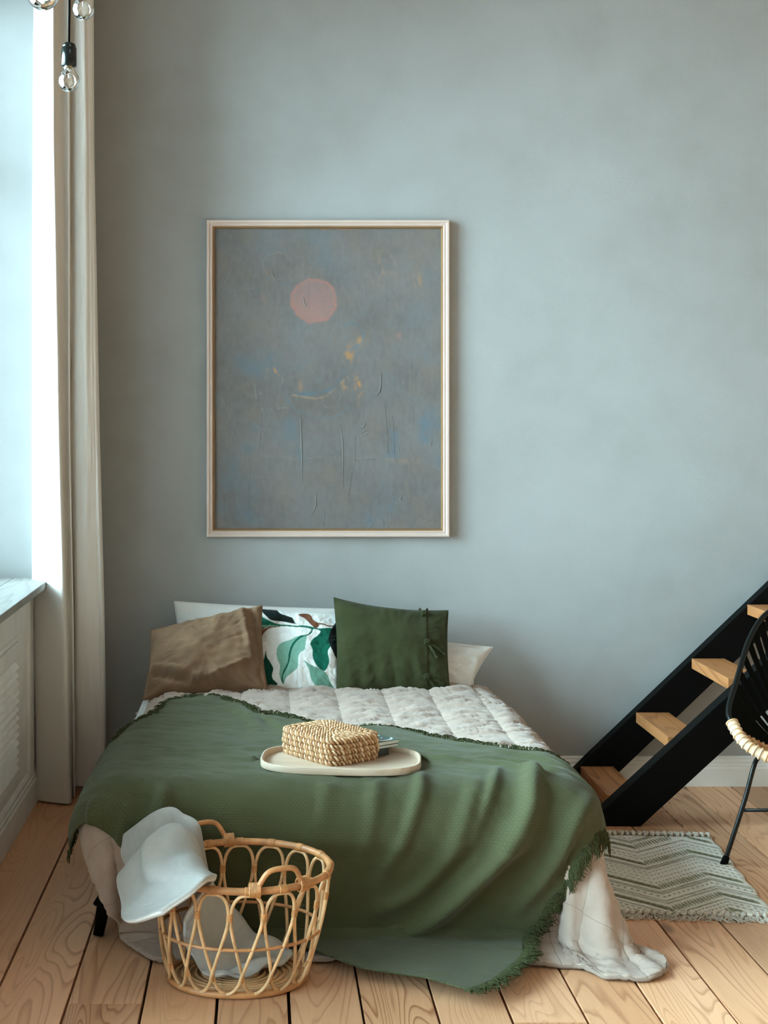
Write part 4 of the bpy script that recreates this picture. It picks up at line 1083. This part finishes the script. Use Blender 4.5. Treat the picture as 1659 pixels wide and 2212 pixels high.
def handle(thc, lean):
    h = empty('handle', (0, 0, 0)); h.parent = bk; h.matrix_parent_inverse = Matrix.Translation(-bk.location)
    w = 0.275
    key = [(-w - 0.08, 0.012), (-w, 0.012), (-w + 0.03, 0.022), (-w * 0.62, 0.050), (-w * 0.3, 0.060), (w * 0.3, 0.060), (w * 0.62, 0.050), (w - 0.03, 0.022), (w, 0.012), (w + 0.08, 0.012)]
    c = cr(np.array(key), 60); p = wall_pt(thc + c[:, 0], np.ones(60)); p[:, 2] += c[:, 1]
    out = np.stack([np.cos(thc + c[:, 0]), np.sin(thc + c[:, 0]), 0 * c[:, 0]], 1); p += out * (0.006 + lean * (c[:, 1] - 0.012))[:, None]
    v, f = tube_vf(p, 0.0072, 8); q = link('grip', mesh('grip', v, f, M['rattan'], True)); q.parent = h
    for s in (-1, 1):
        mb = MB()
        for k in range(8):
            th = thc + s * (w + 0.02) + (k - 3.5) * 0.0155; cpt = wall_pt(np.array([th]), np.ones(1))[0] + np.array([math.cos(th) * 0.003, math.sin(th) * 0.003, 0.008])
            a_ = np.linspace(0, 2 * math.pi, 14, endpoint=False)
            ring = cpt + np.cos(a_)[:, None] * np.array([math.cos(th), math.sin(th), 0]) * 0.0135 + np.sin(a_)[:, None] * np.array([0, 0, 0.0175])
            mb.add(*tube_vf(ring, 0.0026, 5, True))
        v_ = mesh('wrapping', mb.v, mb.f, M['binding'], True); q = link('wrapping', v_); q.parent = h
handle(math.radians(-66), 0.15)
handle(math.radians(118), 0.15)

# white wool blanket slung over the basket rim
ctl = [
    [(300, 1818, 4.13), (262, 1838, 4.08), (268, 1912, 3.96), (268, 1990, 3.82), (350, 1972, 3.705)],
    [(325, 1792, 4.15), (300, 1822, 4.07), (318, 1880, 3.92), (345, 1930, 3.78), (412, 1932, 3.695)],
    [(374, 1764, 4.15), (366, 1784, 4.08), (380, 1834, 3.95), (410, 1876, 3.80), (450, 1898, 3.715)],
    [(402, 1782, 4.11), (415, 1822, 4.06), (428, 1858, 3.97), (440, 1884, 3.88), (460, 1908, 3.79)],
    [(448, 1880, 4.12), (450, 1920, 4.08), (436, 1960, 3.99), (418, 1985, 3.91), (404, 1992, 3.87)],
    [(522, 1985, 4.13), (504, 2006, 4.08), (470, 2035, 4.00), (440, 2056, 3.94), (414, 2060, 3.915)],
    [(594, 2032, 4.12), (574, 2050, 4.07), (540, 2072, 4.01), (500, 2092, 3.95), (454, 2100, 3.92)],
    [(640, 2056, 4.09), (628, 2068, 4.06), (600, 2084, 4.01), (562, 2098, 3.96), (522, 2104, 3.935)]]
ctl = np.array([[P(*q) for q in r] for r in ctl])
NS, NT_ = 120, 80
W = cr2(ctl, NS, NT_)
s_, t_ = np.meshgrid(np.linspace(0, 1, NS), np.linspace(0, 1, NT_), indexing='ij')
Nw = normals(W)
fold = 0.030 * np.exp(-((t_ - 0.10) / 0.09) ** 2) - 0.030 * np.exp(-((t_ - 0.27 + 0.5 * (s_ - 0.2)) / 0.045) ** 2) + 0.024 * np.exp(-((t_ - 0.42 + 0.5 * (s_ - 0.2)) / 0.10) ** 2) - 0.012 * np.exp(-((t_ - 0.62 + 0.3 * s_) / 0.06) ** 2)
W = W + Nw * (0.007 * nz(s_ * 4, t_ * 3, 3.0, 2) + fold * sm(0.50, 0.30, s_) * np.sign(Nw[20, 40, 2]) + 0.011 * np.sin(t_ * 12 + 3 * s_) * sm(0.45, 0.6, s_) + 0.010 * np.sin(s_ * 34 + t_ * 5) * sm(0.6, 0.75, s_))[..., None]
W[..., 2] = np.maximum(W[..., 2], 0.034)
# keep it outside the canes on the outer side, inside them on the inner side and above the rim between
hh_ = np.clip((W[..., 2] - 0.010) / (HB - 0.014), 0, 1)
cx_ = BC[0] * (1 - hh_) + RC[0] * hh_; cy_ = BC[1] * (1 - hh_) + RC[1] * hh_
rx_ = RB + (RT - RB) * hh_ ** 0.75; ry_ = rx_ * (EB + (ET - EB) * hh_)
dx_, dy_ = W[..., 0] - cx_, W[..., 1] - cy_; rho = np.hypot(dx_ / rx_, dy_ / ry_)
new = np.where(s_ < 0.22, np.maximum(rho, 1.16), np.where(s_ > 0.38, np.minimum(rho, 0.85), rho))
sc_ = new / np.maximum(rho, 1e-6)
W[..., 0] = cx_ + dx_ * sc_; W[..., 1] = cy_ + dy_ * sc_
zr_ = 0.010 + HB - 0.014 + 0.010 * dy_ / np.maximum(ry_, 1e-3) + 0.034
W[..., 2] = np.where((s_ >= 0.22) & (s_ <= 0.38), np.maximum(W[..., 2], zr_), W[..., 2])
for _ in range(4):                                     # soften the corrections
    W[1:-1] = (W[:-2] + 2 * W[1:-1] + W[2:]) / 4; W[:, 1:-1] = (W[:, :-2] + 2 * W[:, 1:-1] + W[:, 2:]) / 4
bl_o = make('wool_blanket', W.reshape(-1, 3), grid_faces(NS, NT_), M['wool'], None, True, np.stack([s_ * 0.9, t_ * 0.4], -1).reshape(-1, 2))
tag(bl_o, 'fluffy white wool blanket hanging over the rim into the rattan basket', 'blanket')
md = bl_o.modifiers.new('thick', 'SOLIDIFY'); md.thickness = 0.018; md.offset = 0
md = bl_o.modifiers.new('round', 'SUBSURF'); md.levels = 1; md.render_levels = 1

# ================================================================== RUG
ang = math.radians(-4.4); RO = np.array([1.600, 4.96])
def rug_w(x, y, z):
    x = np.asarray(x, float); y = np.asarray(y, float)
    X = RO[0] + (x - 0) * math.cos(ang) - (y - RO[1]) * math.sin(ang); Yy = RO[1] + x * math.sin(ang) + (y - RO[1]) * math.cos(ang)
    return np.stack(np.broadcast_arrays(X, Yy, z), -1)
rw, ry0, ry1 = 0.60, 4.49, 5.355
rug = empty('rug', (1.3, 4.9, 0)); tag(rug, 'small off-white cotton rug with an olive zigzag print, lying beside the bed', 'rug')
gx, gy = np.linspace(-rw, 0, 40), np.linspace(ry0, ry1, 60)
A, B = np.meshgrid(gx, gy, indexing='ij')
rip = 0.004 * np.sin(B * 40) * np.exp(A / 0.02)
hgt = 0.0065 + 0.0015 * nz(A * 6, B * 6)
G = rug_w(A + rip, B, hgt)
rb = make('rug_body', G.reshape(-1, 3), grid_faces(40, 60), M['rug'], rug, True, np.stack([A, B], -1).reshape(-1, 2))
md = rb.modifiers.new('thick', 'SOLIDIFY'); md.thickness = 0.006
ZR = 0.0092
TX = 1.295 - 1.600; PERH = 0.19; AMP = 0.165
def zig(x): 
    m = np.mod((np.asarray(x, float) - TX) / (2 * PERH), 1.0); return AMP * (1 - np.abs(2 * m - 1))
pr = MB()
def quad(c, ax, l, w, n=2):
    ax = np.array(ax) / np.linalg.norm(ax); pz = np.array([-ax[1], ax[0]])
    if n == 2: pts = [c + ax * l / 2 + pz * w / 2, c - ax * l / 2 + pz * w / 2, c - ax * l / 2 - pz * w / 2, c + ax * l / 2 - pz * w / 2]
    else: pts = [c + ax * l / 2 * math.cos(t) + pz * w / 2 * math.sin(t) for t in np.linspace(0, 2 * math.pi, 9)[:-1]]
    if any(p[0] > -0.004 or p[0] < -rw + 0.004 or p[1] < ry0 + 0.004 or p[1] > ry1 - 0.004 for p in pts): return
    w3 = rug_w([p[0] for p in pts], [p[1] for p in pts], ZR); pr.add(w3, [tuple(range(len(pts)))])
def slope(x): return AMP / PERH * (1 if math.fmod((x - TX) / (2 * PERH) + 10, 1.0) < 0.5 else -1)
def line_band(b, w=0.0043):
    for x in np.arange(-rw + 0.004, -0.004, 0.0095):
        y = b + zig(x + 0.005) + random.uniform(-0.0007, 0.0007); quad(np.array([x + 0.005, y]), (1, slope(x + 0.005)), 0.0145, w * random.uniform(0.8, 1.15))
def dash_band(b):
    x = -rw + 0.01
    while x < -0.005:
        s = slope(x); L = 0.012 if s > 0 else 0.016
        quad(np.array([x, b + zig(x)]), (1, s), L, 0.0055, 3); x += L * 0.75 + 0.0045
def leaf_band(b):
    x = -rw + 0.01
    while x < -0.005:
        s = slope(x)
        if s > 0: quad(np.array([x, b + zig(x)]), (-0.20, 1), 0.052, 0.0065, 3); x += 0.0112
        else: quad(np.array([x, b + zig(x)]), (-0.55, 1), 0.046, 0.0135, 3); x += 0.0165
def dot_band(b):
    x = -rw + 0.01
    while x < -0.005: quad(np.array([x, b + zig(x)]), (1, slope(x)), 0.011, 0.009, 3); x += 0.018
for kind, b in (('d', 5.30), ('l', 5.265), ('l', 5.25), ('f', 5.195), ('l', 5.13), ('d', 5.085), ('d', 5.05), ('f', 4.998), ('l', 4.948), ('l', 4.930), ('d', 4.897), ('d', 4.864), ('d', 4.823), ('d', 4.785),
        ('f', 4.738), ('l', 4.690), ('l', 4.672), ('o', 4.642), ('l', 4.605), ('l', 4.580), ('f', 4.528), ('l', 4.478), ('d', 4.45), ('d', 4.42), ('f', 4.375), ('l', 4.325), ('l', 4.31)):
    {'l': line_band, 'd': dash_band, 'f': leaf_band, 'o': dot_band}[kind](b)
o = pr.out('printed_pattern', M['rug_print'], rug, False); o['kind'] = 'stuff'
def tassels(yedge, sgn):
    n = 27
    for i in range(n):
        x = -rw + 0.012 + i * (rw - 0.024) / (n - 1); mb = MB()
        jx = random.uniform(-0.4, 0.4)
        loop = [(x, yedge - sgn * 0.006), (x + 0.004, yedge + sgn * 0.008), (x - 0.004, yedge + sgn * 0.012), (x + 0.002, yedge + sgn * 0.018)]
        for q in range(2):
            pts = cr(np.array([rug_w(a_ + random.uniform(-0.005, 0.005), b_, 0.008 + 0.006 * (k % 2) + 0.003 * q) for k, (a_, b_) in enumerate(loop)]), 12)
            mb.add(*tube_vf(pts, 0.0048, 6))
        for q in range(11):
            L = random.uniform(0.018, 0.052); dx = jx + random.gauss(0, 0.55)
            pts = cr(np.array([rug_w(x + dx * L * t + random.uniform(-0.007, 0.007), yedge + sgn * (0.012 + L * t), 0.0035 + 0.008 * (1 - t) * random.random()) for t in (0, 0.35, 0.7, 1.0)]), 9)
            mb.add(*tube_vf(pts, np.linspace(0.0017, 0.0008, 9), 4))
        mb.out('tassel', M['tassel'], rug)
tassels(ry1, 1); tassels(ry0, -1)

# ================================================================== CHAIR
ch = empty('chair', (2.0, 5.2, 0)); tag(ch, 'round shell chair with a black back, wrapped rattan seat edge and thin black metal legs', 'chair')
rim_k = np.array([(1.785, 5.40, 0.715), (1.690, 5.26, 0.580), (1.636, 5.17, 0.505), (1.628, 5.11, 0.468), (1.650, 5.03, 0.412), (1.722, 4.97, 0.374), (1.85, 4.925, 0.352), (2.02, 4.935, 0.352), (2.17, 4.99, 0.374),
    (2.26, 5.07, 0.412), (2.295, 5.16, 0.468), (2.30, 5.24, 0.53), (2.27, 5.36, 0.64), (2.17, 5.50, 0.77), (2.03, 5.55, 0.83), (1.89, 5.50, 0.80)])
def nearer(p, y0=4.93, k=0.78):                    # same direction from the room's front, closer: clear of the stair
    p = np.array(p, float); y = y0 + (p[..., 1] - y0) * k if p[..., 1].ndim else y0 + (p[1] - y0) * k
    q = p.copy(); sc = y / p[..., 1]; q[..., 0] = p[..., 0] * sc; q[..., 1] = y; q[..., 2] = H + (p[..., 2] - H) * sc
    return q
rim_k = nearer(rim_k)
rimc = cr(rim_k, 240, True)                      # 15 samples per control point
rt0, rt1 = 45, 152                                # rattan wrapped front part
tube('back_rim', np.vstack([rimc[rt1 - 3:], rimc[:rt0 + 4]]), 0.0105, M['black_metal'], ch, 10)
tube('seat_rim', rimc[rt0:rt1], 0.0185, M['cane_light'], ch, 12)
for k in range(rt0, rt1, 3):                      # wrapping turns
    c = rimc[k]; T = rimc[k + 1] - rimc[k - 1]; T /= np.linalg.norm(T)
    n1_ = np.cross(T, [0, 0, 1]); n1_ /= np.linalg.norm(n1_); n2_ = np.cross(T, n1_)
    a_ = np.linspace(0, 2 * math.pi, 16, endpoint=False)
    ring = c + 0.0188 * (np.cos(a_)[:, None] * n1_ + np.sin(a_)[:, None] * n2_)
    v, f = tube_vf(ring, 0.0036, 5, True); make('wrap', v, f, M['cane'] if (k // 3) % 3 == 0 else M['cane_light'], ch)
hub = np.array([1.93, 5.17, 0.335])
def shell(p, t, sag=0.05): return p * (1 - t) + hub * t + np.array([0, 0.02, -sag]) * math.sin(math.pi * t)
# woven seat rows
for j in range(9):
    t0 = 0.06 + j * 0.062; mb = MB()
    row = np.array([shell(p, t0, 0.02) for p in rimc[rt0 + 4:rt1 - 4]]); nq = len(row)
    for q in range(2):
        w_ = np.arange(nq) * 1.25 + q * math.pi
        pts = row + np.stack([0 * w_, 0 * w_, 0.004 * np.sin(w_)], 1) + np.array([0, 0.007 * q, 0])
        mb.add(*tube_vf(pts, 0.0052, 5))
    mb.out('woven_row', M['cane'] if j % 2 else M['binding'], ch)
for k in range(rt0 + 6, rt1 - 4, 6):              # stakes of the seat
    pts = np.array([shell(rimc[k], t, 0.02) for t in np.linspace(0, 0.95, 10)]); tube('stake', pts, 0.0045, M['cane'], ch, 6)
# back: broad black straps from the rim towards the seat
back_i = [(rt1 + 4 + k) % 240 for k in range(0, 240 - (rt1 - rt0) - 8, 5)]
for k in back_i:
    p = rimc[k]; T = rimc[(k + 1) % 240] - rimc[k - 1]; T /= np.linalg.norm(T)
    t = np.linspace(0.0, 0.97, 12)
    pts = np.array([shell(p, q, 0.05) for q in t]); v = []; f = []
    for i, q in enumerate(pts):
        w_ = 0.0175 * (1 - 0.80 * t[i] ** 0.9); off = np.array([0, 0.003, 0])
        for s, o_ in ((-1, -1), (1, -1), (1, 1), (-1, 1)): v.append(q + T * w_ * s * 1.1 + off * o_)
    for i in range(len(pts) - 1):
        for m in range(4): f.append((i * 4 + m, i * 4 + (m + 1) % 4, i * 4 + 4 + (m + 1) % 4, i * 4 + 4 + m))
    make('strap', v, f, M['black_cord'], ch, False)
v, f = lathe_vf([(0, -0.012), (0.05, -0.012), (0.055, 0), (0.05, 0.01), (0, 0.01)], 20, hub); make('seat_hub', v, f, M['black_metal'], ch)
legs = [[(1.572, 5.026, 0.0), (1.652, 5.055, 0.21), (1.685, 5.065, 0.318), (1.712, 5.09, 0.352), (1.77, 5.13, 0.368), (1.85, 5.18, 0.35)],
        [(2.35, 5.026, 0.0), (2.275, 5.055, 0.21), (2.24, 5.065, 0.318), (2.215, 5.09, 0.352), (2.15, 5.13, 0.368), (2.08, 5.18, 0.35)],
        [(1.90, 5.45, 0.0), (1.88, 5.38, 0.21), (1.875, 5.35, 0.29), (1.88, 5.32, 0.33), (1.9, 5.26, 0.345), (1.92, 5.20, 0.338)],
        [(2.25, 5.45, 0.0), (2.16, 5.38, 0.21), (2.12, 5.35, 0.29), (2.09, 5.32, 0.33), (2.03, 5.26, 0.345), (1.96, 5.20, 0.338)]]
for lg in legs:
    tube('leg', cr(np.array(lg), 40), 0.0082, M['black_metal'], ch, 10)
    p0, p1 = np.array(lg[0]), np.array(lg[1]); d = (p1 - p0) / np.linalg.norm(p1 - p0)
    v, f = tube_vf([p0 + np.array([0, 0, 0.001]), p0 + d * 0.03, p0 + d * 0.034], [0.0135, 0.0115, 0.009], 12); make('foot_cap', v, f, M['black_cord'], ch)
for a_, b_ in ((0, 1), (2, 3), (1, 3)):
    pa = np.array(legs[a_][0]) * 0.135 + np.array(legs[a_][1]) * 0.865; pb = np.array(legs[b_][0]) * 0.135 + np.array(legs[b_][1]) * 0.865
    tube('cross_bar', np.array([pa, (pa + pb) / 2, pb]), 0.006, M['black_metal'], ch, 8)
